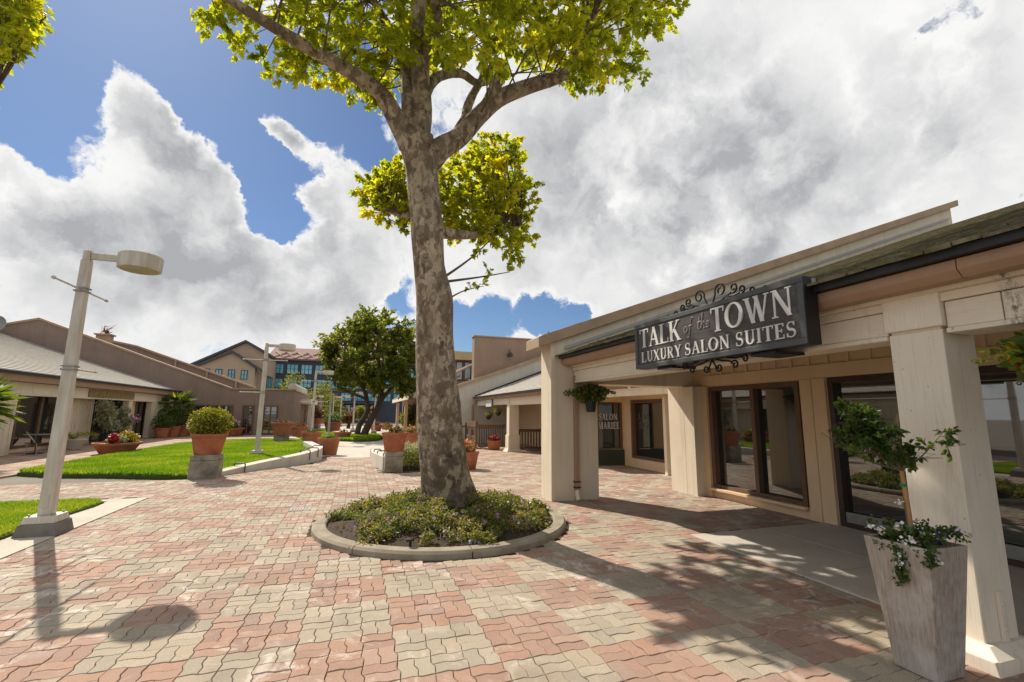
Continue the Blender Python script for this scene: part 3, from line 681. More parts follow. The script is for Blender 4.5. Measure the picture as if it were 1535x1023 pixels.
# ------------------------------------------------------------------ trees
TRUNK = [[1.60,7.96,-.02,.62],[1.585,7.95,.12,.52],[1.57,7.945,.30,.44],[1.453,7.88,.785,.392],[1.372,7.814,1.336,.375],[1.308,7.748,1.887,.363],[1.238,7.681,2.439,.340],[1.191,7.615,2.992,.332],[1.150,7.548,3.546,.33],[1.035,7.483,4.094,.285],[.965,7.416,4.648,.284],[.89,7.35,5.201,.284],[.82,7.284,5.754,.290],[.70,7.23,6.2,.325]]
LIMBS = {
 'R':([[.86,7.27,5.75],[1.10,7.22,6.08],[1.44,7.2,6.39],[1.97,7.2,7.12],[2.63,7.1,7.58],[3.32,7.0,7.93],[3.62,6.9,8.45],[3.86,6.8,9.22],[4.49,6.8,10.64]],[.22,.19,.165,.15,.13,.115,.09,.07,.03]),
 'R2':([[1.3,7.25,6.28],[1.55,7.45,6.85],[1.73,7.8,7.58],[2.06,8.1,8.46],[2.22,8.5,9.62],[2.52,8.8,10.99]],[.10,.09,.08,.07,.05,.02]),
 'STUB':([[1.80,7.2,6.88],[1.98,7.12,7.25],[2.06,7.06,7.52]],[.13,.12,.105]),
 'C':([[.72,7.24,6.1],[.77,7.2,6.73],[.70,7.1,7.45],[.60,6.9,8.01],[.58,6.7,9.08],[.18,6.5,10.5]],[.21,.17,.15,.13,.10,.04]),
 'L':([[.62,7.24,6.1],[.36,7.2,6.47],[.08,7.0,6.74],[-.43,6.8,6.85],[-.98,6.6,6.92],[-1.47,6.4,6.98],[-2.0,6.2,7.08],[-2.44,6.1,7.32]],[.22,.16,.125,.105,.09,.075,.055,.025]),
 'L2':([[.60,7.25,6.3],[.54,7.4,7.39],[.39,7.8,8.33],[.01,8.3,9.37],[-.43,8.8,10.64]],[.17,.13,.11,.08,.03]),
 'C2':([[.78,7.2,6.75],[.96,7.3,7.42],[1.55,7.9,8.17],[2.05,8.3,8.38],[2.9,8.5,9.0]],[.10,.09,.08,.07,.02]),
 'C3':([[.72,7.1,7.5],[.89,6.6,7.83],[.77,6.2,7.95],[.59,5.8,8.34],[.3,5.0,9.0]],[.09,.08,.07,.05,.02]),
 'LOW':([[1.02,7.45,4.72],[1.65,8.0,4.94],[2.37,8.5,5.26],[3.15,8.9,5.67]],[.12,.09,.065,.02]),
 'LOWL':([[.95,7.5,4.9],[.66,8.1,5.2],[.36,8.5,5.4],[.14,8.7,5.5]],[.07,.045,.025,.008]),
 'TW1':([[1.24,7.5,3.9],[1.75,7.6,4.35],[2.2,7.75,4.85]],[.03,.018,.008]),
 'TW2':([[1.24,7.5,3.85],[1.9,7.55,4.02],[2.5,7.6,4.2]],[.028,.016,.006]),
 'TW3':([[1.28,7.5,3.5],[1.6,7.5,3.72],[1.95,7.5,3.85]],[.02,.012,.005])}
TOP_CLUMPS=[[2.9,8.89,11.45,0.46],[1.11,10.38,10.48,0.45],[-0.08,4.63,7.16,0.22],[3.53,5.9,8.25,0.43],[1.28,5.74,9.38,0.4],[4.78,6.11,10.02,0.2],[2.01,5.71,8.29,0.25],[-1.49,7.8,11.65,0.33],[4.12,6.94,8.12,0.31],[-0.34,4.06,8.0,0.42],[3.72,8.31,11.21,0.3],[3.83,5.48,9.41,0.42],[3.68,5.57,12.44,0.38],[3.46,6.83,11.59,0.38],[4.89,5.97,10.45,0.41],[3.39,6.51,10.32,0.42],[-2.38,6.66,10.49,0.26],[-0.58,4.74,7.48,0.21],[1.1,6.21,10.24,0.37],[0.42,5.46,8.91,0.23],[2.79,4.1,9.8,0.3],[0.58,9.42,10.44,0.3],[-2.58,7.81,9.92,0.47],[-0.94,6.93,7.0,0.37],[0.86,5.57,11.36,0.43],[-0.86,7.9,9.33,0.38],[-0.77,7.35,8.42,0.28],[1.84,6.84,8.58,0.41],[0.68,7.66,10.87,0.38],[3.72,6.6,8.09,0.42],[2.06,7.08,8.38,0.24],[-2.49,7.92,8.93,0.25],[2.36,8.89,12.0,0.24],[0.72,5.73,10.16,0.34],[3.75,4.52,10.37,0.34],[2.09,5.28,11.15,0.34],[2.92,6.02,7.75,0.29],[2.8,5.98,8.75,0.24],[5.27,8.19,11.51,0.32],[5.51,7.23,10.11,0.36],[1.16,9.98,10.29,0.32],[-2.39,6.17,8.75,0.45],[0.01,10.34,10.74,0.39],[3.42,5.55,10.65,0.4],[1.14,5.5,11.03,0.4],[3.16,6.59,12.64,0.2],[1.72,5.99,6.82,0.22],[0.33,3.85,7.89,0.31],[1.95,7.0,9.97,0.31],[2.93,8.77,12.23,0.29],[0.69,7.67,7.82,0.22],[-0.94,6.17,6.85,0.32],[-0.62,8.97,9.87,0.45],[3.26,9.02,9.99,0.32],[2.78,5.11,9.03,0.3],[-0.59,10.17,9.24,0.32],[0.83,9.08,12.38,0.35],[5.64,8.01,11.48,0.31],[-2.09,6.28,8.29,0.21],[-0.64,6.23,9.34,0.4],[3.55,7.26,8.08,0.22],[3.64,9.6,11.07,0.37],[-1.82,7.22,12.11,0.27],[-1.78,5.66,7.97,0.37],[2.25,9.54,12.0,0.4],[0.55,6.55,9.69,0.45],[-0.75,5.48,10.2,0.47],[2.58,8.18,10.76,0.4],[4.44,8.85,11.59,0.43],[0.07,6.79,10.69,0.41],[-2.86,7.82,8.67,0.39],[1.49,8.56,11.41,0.36],[1.02,6.23,9.61,0.21],[1.18,4.03,8.04,0.47],[4.67,6.62,10.12,0.45],[4.57,6.46,11.97,0.43],[-1.11,6.88,8.09,0.39],[3.14,6.17,8.63,0.33],[2.28,5.35,9.8,0.4],[-2.68,6.96,10.86,0.2],[4.59,6.5,9.53,0.37],[4.19,7.31,8.77,0.46],[-0.79,7.48,11.68,0.24],[-0.2,7.06,9.94,0.26],[-1.21,9.54,10.33,0.31],[2.97,5.22,7.94,0.45],[5.19,7.06,11.95,0.21],[4.4,5.31,8.17,0.2],[4.44,7.22,12.15,0.33],[3.22,4.69,7.12,0.34],[3.63,6.71,9.98,0.46],[6.06,7.51,10.57,0.32],[2.97,8.14,12.51,0.23],[4.05,5.33,8.9,0.29],[1.99,6.64,8.0,0.35],[-1.28,6.88,11.21,0.37],[0.89,7.99,11.86,0.25],[4.51,5.89,10.11,0.38],[0.59,6.47,12.64,0.24],[3.27,9.0,11.01,0.2],[3.34,6.51,11.73,0.39],[-0.33,8.82,9.53,0.4],[1.26,4.28,7.54,0.47],[2.43,8.9,9.52,0.32],[-0.71,8.84,8.66,0.37],[4.44,6.69,10.73,0.22],[4.55,8.01,11.71,0.37],[0.01,4.06,7.65,0.2],[0.69,5.62,11.01,0.31],[3.66,5.01,8.86,0.33],[3.71,9.77,10.71,0.41],[0.54,8.28,10.54,0.45],[-1.35,8.45,11.28,0.25],[4.43,6.93,11.5,0.33],[0.66,6.66,11.63,0.26],[1.92,5.03,10.59,0.37],[-0.54,9.74,11.34,0.29],[3.53,4.31,9.62,0.22],[3.1,10.18,10.4,0.21],[1.65,6.87,9.12,0.24],[-0.46,8.48,9.19,0.44],[-1.19,9.48,9.52,0.3],[1.58,9.66,9.96,0.33],[-0.71,6.1,10.18,0.37],[-2.2,6.7,11.04,0.21],[1.0,4.6,8.39,0.39],[1.61,9.72,11.76,0.37],[2.86,6.64,10.25,0.33],[3.31,5.2,9.5,0.36],[1.54,10.07,11.34,0.29],[-2.2,8.73,9.44,0.2],[4.12,8.81,12.22,0.36],[0.17,7.64,8.06,0.21],[1.35,9.59,11.11,0.37],[-0.53,6.31,8.29,0.38],[-2.84,7.78,10.85,0.41],[1.22,7.26,11.74,0.28],[2.18,7.88,10.53,0.29],[-1.02,6.88,10.17,0.38],[-2.67,6.7,9.9,0.25],[-1.0,10.02,9.12,0.27],[4.02,6.93,9.75,0.42],[-0.01,7.96,10.25,0.39],[3.83,5.11,10.25,0.37],[1.41,7.28,10.97,0.41],[3.23,7.39,11.41,0.44],[-2.53,7.0,10.26,0.4],[4.58,7.33,10.61,0.38],[1.43,7.05,10.54,0.36],[-0.16,5.25,8.14,0.38],[1.26,4.27,9.66,0.28],[0.81,9.07,9.78,0.44],[-0.7,6.85,12.2,0.45],[2.88,7.27,10.64,0.39],[1.74,6.11,7.17,0.21],[3.49,5.9,7.74,0.29],[2.39,5.56,10.91,0.21],[2.57,4.95,7.75,0.22],[1.75,4.74,9.14,0.45],[-1.01,8.25,12.2,0.39],[4.23,8.97,10.26,0.33],[-1.02,9.18,9.45,0.25],[1.03,5.04,10.42,0.3],[1.36,8.44,9.32,0.47],[2.52,9.24,10.9,0.25],[0.77,8.4,12.19,0.4],[-0.92,7.97,11.06,0.29],[3.3,6.89,9.91,0.38],[2.44,7.83,12.65,0.37],[0.61,6.89,8.65,0.41],[1.8,8.94,9.81,0.36],[-1.6,8.81,9.07,0.36],[-0.75,5.11,9.82,0.37],[2.96,6.42,7.96,0.39],[-0.11,8.48,10.53,0.34],[3.54,6.55,12.07,0.21],[1.91,9.75,12.0,0.25],[-0.46,8.32,10.44,0.48],[-0.33,6.28,7.02,0.39],[-0.59,7.7,9.68,0.42],[2.37,8.12,9.92,0.43],[2.74,9.73,10.83,0.31],[1.16,5.4,8.6,0.46],[4.12,6.26,9.33,0.39],[-1.09,7.8,7.55,0.26],[2.02,6.57,12.1,0.24],[-1.35,5.88,7.29,0.39],[1.76,5.55,7.88,0.24],[1.76,5.29,11.3,0.27],[4.44,6.12,12.03,0.4],[0.56,6.14,10.05,0.2],[3.65,8.48,10.18,0.48],[4.81,6.81,9.47,0.46],[2.16,5.3,6.86,0.27],[0.13,6.3,12.22,0.32],[-1.8,7.68,11.41,0.27],[-1.35,6.19,9.23,0.32],[-0.28,7.16,7.26,0.31],[2.13,4.71,9.77,0.34],[-1.95,6.68,11.72,0.38],[-0.8,6.89,8.88,0.38],[3.41,5.2,7.83,0.46],[1.4,6.74,7.78,0.25],[3.59,6.57,9.26,0.27],[4.5,9.18,10.99,0.32],[1.4,6.33,9.27,0.29],[2.0,7.44,8.08,0.35],[0.09,9.18,8.76,0.43],[-0.81,4.67,8.37,0.24],[-1.42,5.66,9.48,0.24],[-2.55,7.87,8.18,0.46],[3.69,8.96,10.84,0.41],[-0.3,4.52,8.63,0.47],[0.96,8.18,9.58,0.3],[4.73,7.16,11.14,0.41],[-0.75,6.25,11.05,0.28],[-1.4,4.87,9.09,0.25],[1.4,7.09,12.51,0.24],[-1.63,9.74,10.09,0.42],[4.72,8.77,10.94,0.26],[1.39,5.37,7.55,0.47],[-2.34,8.27,11.36,0.42],[-0.28,8.54,8.01,0.41],[1.17,5.54,6.67,0.32],[-1.49,4.7,8.39,0.23],[-0.61,4.27,7.83,0.44],[-0.27,8.32,12.39,0.37],[-1.95,6.96,8.35,0.33],[1.6,9.4,9.55,0.25],[1.53,6.4,10.03,0.28],[3.58,6.54,10.86,0.3],[3.08,4.85,9.4,0.34],[1.84,7.5,9.6,0.42],[3.06,6.95,11.13,0.43],[3.09,5.02,11.94,0.33],[-1.45,9.14,10.04,0.46],[-1.98,6.22,10.27,0.42],[0.68,4.78,8.74,0.36],[-0.87,5.36,7.86,0.39],[0.5,9.47,11.71,0.21],[2.25,5.47,8.82,0.22],[-2.29,8.67,8.95,0.31],[-0.27,9.96,9.56,0.31],[0.71,4.55,9.81,0.35],[3.78,5.91,10.26,0.26],[-0.66,5.0,8.83,0.44],[5.44,8.03,10.31,0.45],[-0.98,9.17,8.92,0.24],[1.01,5.25,6.51,0.38],[-0.6,4.73,9.08,0.4],[-0.31,7.55,7.44,0.36],[2.36,6.91,8.82,0.41],[2.4,8.65,9.12,0.31],[0.17,9.09,11.23,0.22],[0.88,8.56,11.16,0.43],[4.79,7.26,8.8,0.47],[4.31,8.34,10.02,0.42],[1.12,5.32,9.38,0.37],[3.1,8.38,10.81,0.27],[1.18,9.82,11.77,0.46],[-3.2,7.7,10.18,0.25],[0.36,6.22,10.94,0.4],[2.77,8.53,11.41,0.24],[-0.41,7.94,8.28,0.46],[-2.31,8.0,10.15,0.46],[5.71,8.82,10.34,0.35],[0.2,8.79,11.51,0.43],[-1.52,7.9,9.28,0.36],[0.82,7.38,7.96,0.3],[3.1,7.86,10.19,0.45],[2.93,7.35,11.57,0.25],[-2.59,7.32,10.82,0.25],[0.7,4.29,7.55,0.29],[-1.84,7.17,11.73,0.34],[1.66,8.28,12.37,0.38],[4.36,7.62,10.11,0.25],[0.34,7.85,9.12,0.45],[4.2,6.17,10.41,0.26],[-1.93,8.42,7.91,0.24],[-0.59,7.27,9.33,0.32],[-0.97,9.81,11.06,0.32],[1.71,6.14,8.16,0.46],[0.24,7.9,7.58,0.22],[-0.36,6.79,12.0,0.45],[-0.56,5.86,9.86,0.34],[1.63,8.11,10.95,0.27],[0.8,9.69,11.47,0.31],[0.3,8.37,12.35,0.22],[-0.4,5.91,10.81,0.47],[0.82,6.88,9.62,0.23],[4.17,6.79,12.52,0.46],[4.32,7.5,11.33,0.24],[2.21,5.01,8.91,0.32],[-1.97,6.15,9.64,0.28],[0.69,6.79,7.66,0.44],[3.81,7.98,11.79,0.2],[1.13,8.69,10.89,0.44],[-2.27,7.59,8.62,0.35],[1.07,6.73,8.46,0.38],[-0.01,7.14,11.0,0.27],[3.34,9.08,10.49,0.39],[3.92,5.27,12.03,0.37],[1.52,8.07,8.47,0.27],[0.35,7.19,7.66,0.43],[3.65,5.38,10.0,0.4],[-2.38,6.69,8.44,0.21],[-0.32,7.8,9.02,0.4],[3.72,6.0,10.77,0.26],[4.58,9.31,10.12,0.41],[3.7,9.09,12.16,0.41],[-1.41,7.1,8.82,0.39],[0.07,9.97,9.48,0.47],[-0.39,5.8,7.27,0.42],[4.23,6.97,9.02,0.28],[3.82,5.38,11.19,0.36],[2.66,7.02,11.99,0.37],[0.02,8.33,9.97,0.23],[-2.32,6.17,7.82,0.34],[5.92,7.76,11.19,0.43],[1.4,6.48,11.9,0.27],[1.27,9.32,10.88,0.22],[-1.09,7.94,8.7,0.2],[3.31,7.21,8.35,0.29],[0.55,8.08,12.59,0.4],[1.11,6.64,10.52,0.31],[0.44,9.73,11.46,0.27],[2.99,6.27,12.35,0.34],[-2.3,9.0,8.78,0.36],[4.08,6.37,9.69,0.21],[-0.71,8.59,11.67,0.42],[0.0,5.63,10.89,0.31],[0.61,8.77,9.99,0.47],[1.68,8.54,10.38,0.25],[2.04,6.78,9.46,0.34],[3.02,5.93,7.24,0.24],[-1.41,7.75,7.44,0.43],[2.44,4.06,8.43,0.39],[-2.28,6.66,9.09,0.47],[4.46,6.86,9.32,0.32],[4.12,5.0,11.93,0.41],[-1.33,8.27,7.82,0.2],[-0.2,8.95,8.6,0.41],[0.05,7.44,7.52,0.26],[1.01,6.01,8.36,0.36],[-0.1,7.58,9.27,0.47],[-1.99,8.89,11.1,0.34],[2.89,5.13,11.41,0.46],[2.95,4.62,8.07,0.36],[4.04,7.79,9.8,0.27],[3.79,4.68,9.68,0.38],[4.04,8.46,11.19,0.22],[-2.72,8.76,9.15,0.4],[4.09,9.11,10.9,0.32],[-0.29,5.95,10.12,0.47],[3.21,6.93,9.35,0.3],[-0.02,7.69,7.25,0.33],[-2.53,7.18,9.47,0.32],[3.58,7.08,11.36,0.45],[-1.52,7.12,9.32,0.33],[0.77,5.73,8.17,0.46],[2.85,5.74,6.84,0.38],[4.89,7.58,10.61,0.3],[2.57,9.83,11.24,0.38],[1.4,5.08,8.02,0.36],[-0.75,8.6,7.84,0.37],[1.3,5.53,10.62,0.4],[4.52,8.79,9.47,0.28],[2.97,4.2,7.88,0.38],[3.25,7.07,8.91,0.32],[-0.51,5.24,7.53,0.38],[0.83,6.47,7.36,0.41],[0.4,9.64,9.46,0.27],[-1.97,8.33,10.86,0.26],[-0.05,8.6,12.61,0.38],[0.58,10.32,10.04,0.39],[1.35,5.97,12.31,0.41],[1.94,6.15,9.82,0.39],[0.76,7.9,10.14,0.36],[-0.15,5.69,8.46,0.23],[-0.67,7.2,10.34,0.35],[3.92,8.13,10.26,0.4],[2.82,6.94,8.87,0.23],[-0.16,7.94,7.99,0.24],[1.88,8.93,11.41,0.46],[4.52,6.96,11.94,0.25],[0.87,5.97,9.77,0.21],[4.3,5.91,8.35,0.27],[3.63,7.91,10.97,0.24],[2.22,9.7,11.56,0.44],[3.23,7.94,9.4,0.23],[-0.09,6.91,12.72,0.34],[3.19,8.27,10.29,0.39],[1.51,7.76,11.15,0.46],[-1.25,6.74,8.74,0.25],[-1.76,6.72,10.14,0.47],[3.22,5.93,11.1,0.31],[2.44,7.46,8.7,0.47],[-0.46,5.35,8.66,0.32],[2.79,8.81,10.0,0.37],[2.52,7.56,11.33,0.3],[-1.4,7.77,8.63,0.22],[3.24,5.26,12.55,0.25],[0.35,7.39,9.68,0.46],[2.43,7.42,10.23,0.21],[-2.23,9.29,10.48,0.43],[4.32,5.73,10.69,0.31],[3.45,7.51,8.42,0.23],[2.76,9.04,11.09,0.22],[4.29,9.35,11.64,0.26],[2.43,7.16,9.13,0.29],[1.56,3.82,8.9,0.38],[4.62,7.92,10.43,0.46],[0.28,6.5,7.23,0.47],[-2.8,7.43,10.48,0.27],[4.24,5.75,8.89,0.43],[2.66,5.45,6.96,0.4],[0.06,6.9,10.12,0.33],[3.72,5.07,11.05,0.33],[2.48,7.97,12.15,0.47],[0.26,4.57,8.13,0.29],[1.2,6.52,9.6,0.38],[-1.87,8.17,10.43,0.31],[4.17,6.39,11.34,0.29],[1.64,8.72,12.79,0.29],[0.55,8.21,11.54,0.43],[1.4,7.5,9.91,0.39],[1.43,6.92,11.54,0.21],[-1.59,6.01,10.83,0.46],[4.84,5.6,11.38,0.23],[2.16,7.95,9.16,0.28]]
LOW_CLUMPS=[[2.88,9.69,7.22,0.27],[1.94,10.56,6.29,0.24],[2.65,9.8,6.07,0.23],[0.57,9.79,6.34,0.15],[3.26,9.76,6.32,0.19],[3.56,10.21,5.76,0.19],[0.26,10.34,6.37,0.23],[3.35,9.8,7.83,0.22],[0.79,8.15,5.62,0.28],[2.66,10.75,7.98,0.19],[3.35,9.7,6.76,0.3],[2.58,8.07,5.93,0.32],[0.53,9.92,7.1,0.16],[2.31,10.28,7.37,0.29],[1.14,10.62,7.19,0.19],[3.65,9.56,5.79,0.15],[1.74,9.2,6.68,0.33],[1.4,10.34,5.89,0.31],[2.77,9.81,8.01,0.19],[2.17,10.72,6.77,0.19],[3.09,10.78,7.59,0.26],[0.3,9.56,6.53,0.25],[2.78,8.77,5.95,0.33],[0.13,10.78,7.16,0.27],[1.66,8.16,5.18,0.3],[2.58,10.06,7.24,0.32],[3.3,10.19,6.86,0.29],[3.48,10.31,7.79,0.24],[2.61,9.05,6.94,0.26],[2.19,10.6,6.19,0.21],[2.3,8.12,6.47,0.28],[2.38,10.63,7.86,0.29],[1.64,10.05,5.9,0.17],[1.44,9.85,7.26,0.15],[1.24,9.21,6.11,0.22],[1.03,9.46,6.42,0.19],[2.47,8.32,5.79,0.16],[2.25,8.67,5.85,0.23],[0.51,9.19,6.51,0.21],[2.93,10.52,6.18,0.3],[0.98,10.46,6.35,0.24],[0.2,8.98,6.01,0.31],[2.59,10.47,7.98,0.29],[2.26,8.39,6.09,0.17],[1.19,8.99,5.6,0.21],[2.81,10.14,6.89,0.18],[2.72,10.48,6.35,0.26],[2.39,10.13,5.92,0.15],[2.79,10.29,7.13,0.24],[2.67,9.38,6.34,0.25],[1.22,9.11,5.38,0.17],[2.92,10.11,6.48,0.33],[2.63,8.68,7.03,0.17],[2.65,9.6,6.65,0.15],[3.51,10.08,7.37,0.26],[0.87,10.25,6.57,0.33],[3.08,10.65,5.93,0.18],[0.32,10.65,6.99,0.25],[1.44,10.09,6.86,0.2],[1.04,8.56,5.74,0.2],[3.39,9.44,6.83,0.34],[2.26,9.76,7.33,0.15],[1.73,10.6,6.57,0.23],[2.29,8.76,7.07,0.34],[3.71,10.12,5.99,0.27],[2.43,8.82,7.57,0.18],[3.19,9.19,7.38,0.28],[2.03,10.21,7.57,0.26],[2.49,8.22,5.24,0.24],[2.68,9.13,5.5,0.14],[2.62,9.68,6.39,0.22],[1.4,10.6,6.23,0.21],[1.53,8.62,6.46,0.18],[2.4,9.54,5.72,0.27],[3.16,10.33,7.07,0.31],[0.94,9.98,6.96,0.31],[3.1,9.25,7.6,0.21],[0.03,9.09,6.19,0.18],[2.2,9.48,7.44,0.31],[2.08,8.93,5.94,0.31],[1.9,8.18,5.11,0.27],[3.21,9.15,6.74,0.31],[2.45,9.39,7.49,0.28],[2.95,9.38,7.86,0.32],[4.08,10.79,7.78,0.15],[3.25,10.63,8.16,0.19],[1.61,8.93,5.38,0.3],[1.66,8.48,5.69,0.28],[1.86,8.17,6.13,0.22],[2.28,10.15,7.03,0.25],[2.24,9.44,6.55,0.2],[1.18,8.65,5.94,0.28],[3.6,10.56,6.3,0.25],[1.31,8.25,6.13,0.18],[1.0,9.9,6.2,0.15],[2.55,8.13,6.81,0.14],[2.5,8.9,5.94,0.24],[1.53,8.64,5.96,0.32],[1.2,9.49,6.86,0.31],[2.88,10.26,7.75,0.16],[3.29,9.89,7.22,0.25],[3.56,10.29,8.05,0.26],[0.47,8.82,6.28,0.23],[3.36,9.69,7.48,0.25],[0.65,8.56,5.88,0.3],[2.62,9.7,5.54,0.17],[3.3,8.82,5.88,0.15],[3.02,8.31,5.68,0.2],[0.37,9.39,5.99,0.29],[3.35,10.62,6.56,0.34],[2.38,9.08,5.55,0.3],[2.92,8.84,5.15,0.26],[2.17,8.87,5.34,0.2],[1.56,9.09,5.6,0.3],[1.49,10.75,7.24,0.17],[3.02,8.61,6.45,0.15],[0.78,10.26,6.1,0.22],[0.83,8.25,6.12,0.14],[3.38,9.73,5.83,0.25],[2.7,8.64,6.76,0.31],[2.62,8.09,4.97,0.33],[0.66,10.75,7.27,0.16],[1.5,9.85,6.73,0.19],[3.61,10.8,7.06,0.24],[1.66,9.07,6.22,0.18],[1.91,8.09,5.61,0.24],[0.66,9.61,6.2,0.31],[2.91,8.56,5.38,0.29],[3.03,10.24,7.31,0.18],[1.66,8.49,5.39,0.29],[2.7,9.09,6.7,0.33],[2.43,8.71,6.27,0.33],[2.38,9.24,6.86,0.23],[2.81,9.17,5.86,0.17],[0.34,10.18,6.7,0.26],[2.71,9.55,7.6,0.27],[2.76,8.95,7.37,0.34],[1.32,10.06,7.34,0.14],[3.08,9.9,7.03,0.24],[0.8,9.34,5.8,0.29],[2.04,10.24,6.66,0.3],[2.37,10.13,6.35,0.25],[2.7,8.46,5.77,0.22],[2.58,10.49,6.63,0.18],[3.15,10.74,7.96,0.26],[1.98,9.64,7.27,0.27],[3.44,9.18,6.39,0.27],[2.23,8.93,6.48,0.33],[1.11,8.54,5.4,0.29],[2.05,8.58,6.7,0.29],[2.26,8.34,5.35,0.21],[2.14,9.09,7.08,0.33],[3.34,9.62,6.07,0.26],[2.64,9.98,6.46,0.22],[3.31,10.15,6.62,0.33],[2.51,8.78,6.63,0.32],[0.29,8.57,5.49,0.24],[1.93,9.59,6.57,0.21],[1.44,9.55,6.89,0.19],[2.66,9.88,5.74,0.18],[1.1,8.92,5.82,0.33],[1.81,9.99,6.59,0.14],[1.97,8.51,5.74,0.29],[2.17,8.12,5.16,0.27],[1.33,9.33,6.31,0.26],[2.42,8.38,6.31,0.3],[1.95,9.4,5.48,0.19],[3.36,9.38,6.57,0.22],[3.22,10.73,6.77,0.24],[2.22,9.21,6.39,0.16],[0.64,9.36,5.67,0.2],[0.09,9.31,6.09,0.16],[0.49,8.41,5.64,0.16],[0.55,8.0,5.97,0.12],[0.29,8.18,5.37,0.12],[0.63,7.98,4.89,0.13],[-0.05,9.23,5.98,0.18],[0.67,8.42,5.65,0.15],[0.71,9.52,7.01,0.1],[0.14,9.59,6.31,0.2],[0.26,8.47,5.98,0.18],[0.31,9.54,6.31,0.11],[0.67,8.22,5.17,0.14],[0.62,9.15,6.13,0.14],[0.52,9.03,5.72,0.18],[0.07,9.58,6.05,0.21],[0.51,9.41,6.73,0.18],[0.31,8.03,5.86,0.13],[0.6,8.66,5.81,0.15],[0.15,8.45,5.59,0.21],[0.09,9.05,5.82,0.19],[0.62,8.48,5.44,0.12],[0.2,9.07,6.08,0.22],[0.58,8.69,5.27,0.12],[-0.05,9.46,6.39,0.21],[0.61,9.31,6.57,0.14],[0.62,8.15,6.17,0.11],[0.67,9.29,6.01,0.13],[0.42,8.41,6.04,0.21],[0.19,7.91,5.1,0.2],[0.35,8.53,5.46,0.15],[0.61,9.58,6.74,0.16],[0.08,8.86,5.73,0.12],[0.11,8.1,5.63,0.15],[0.29,9.14,6.43,0.21],[0.39,9.29,5.49,0.11],[0.47,8.41,6.4,0.12],[0.41,8.61,5.88,0.21],[0.38,9.28,6.0,0.12],[0.63,8.78,6.01,0.15],[-0.09,8.66,5.86,0.21],[0.19,8.87,5.48,0.16],[0.71,9.57,6.49,0.18],[0.06,8.55,5.77,0.11],[0.68,8.96,6.19,0.12],[0.33,9.35,6.4,0.2],[0.09,8.86,6.12,0.12],[0.55,8.09,5.34,0.17]]
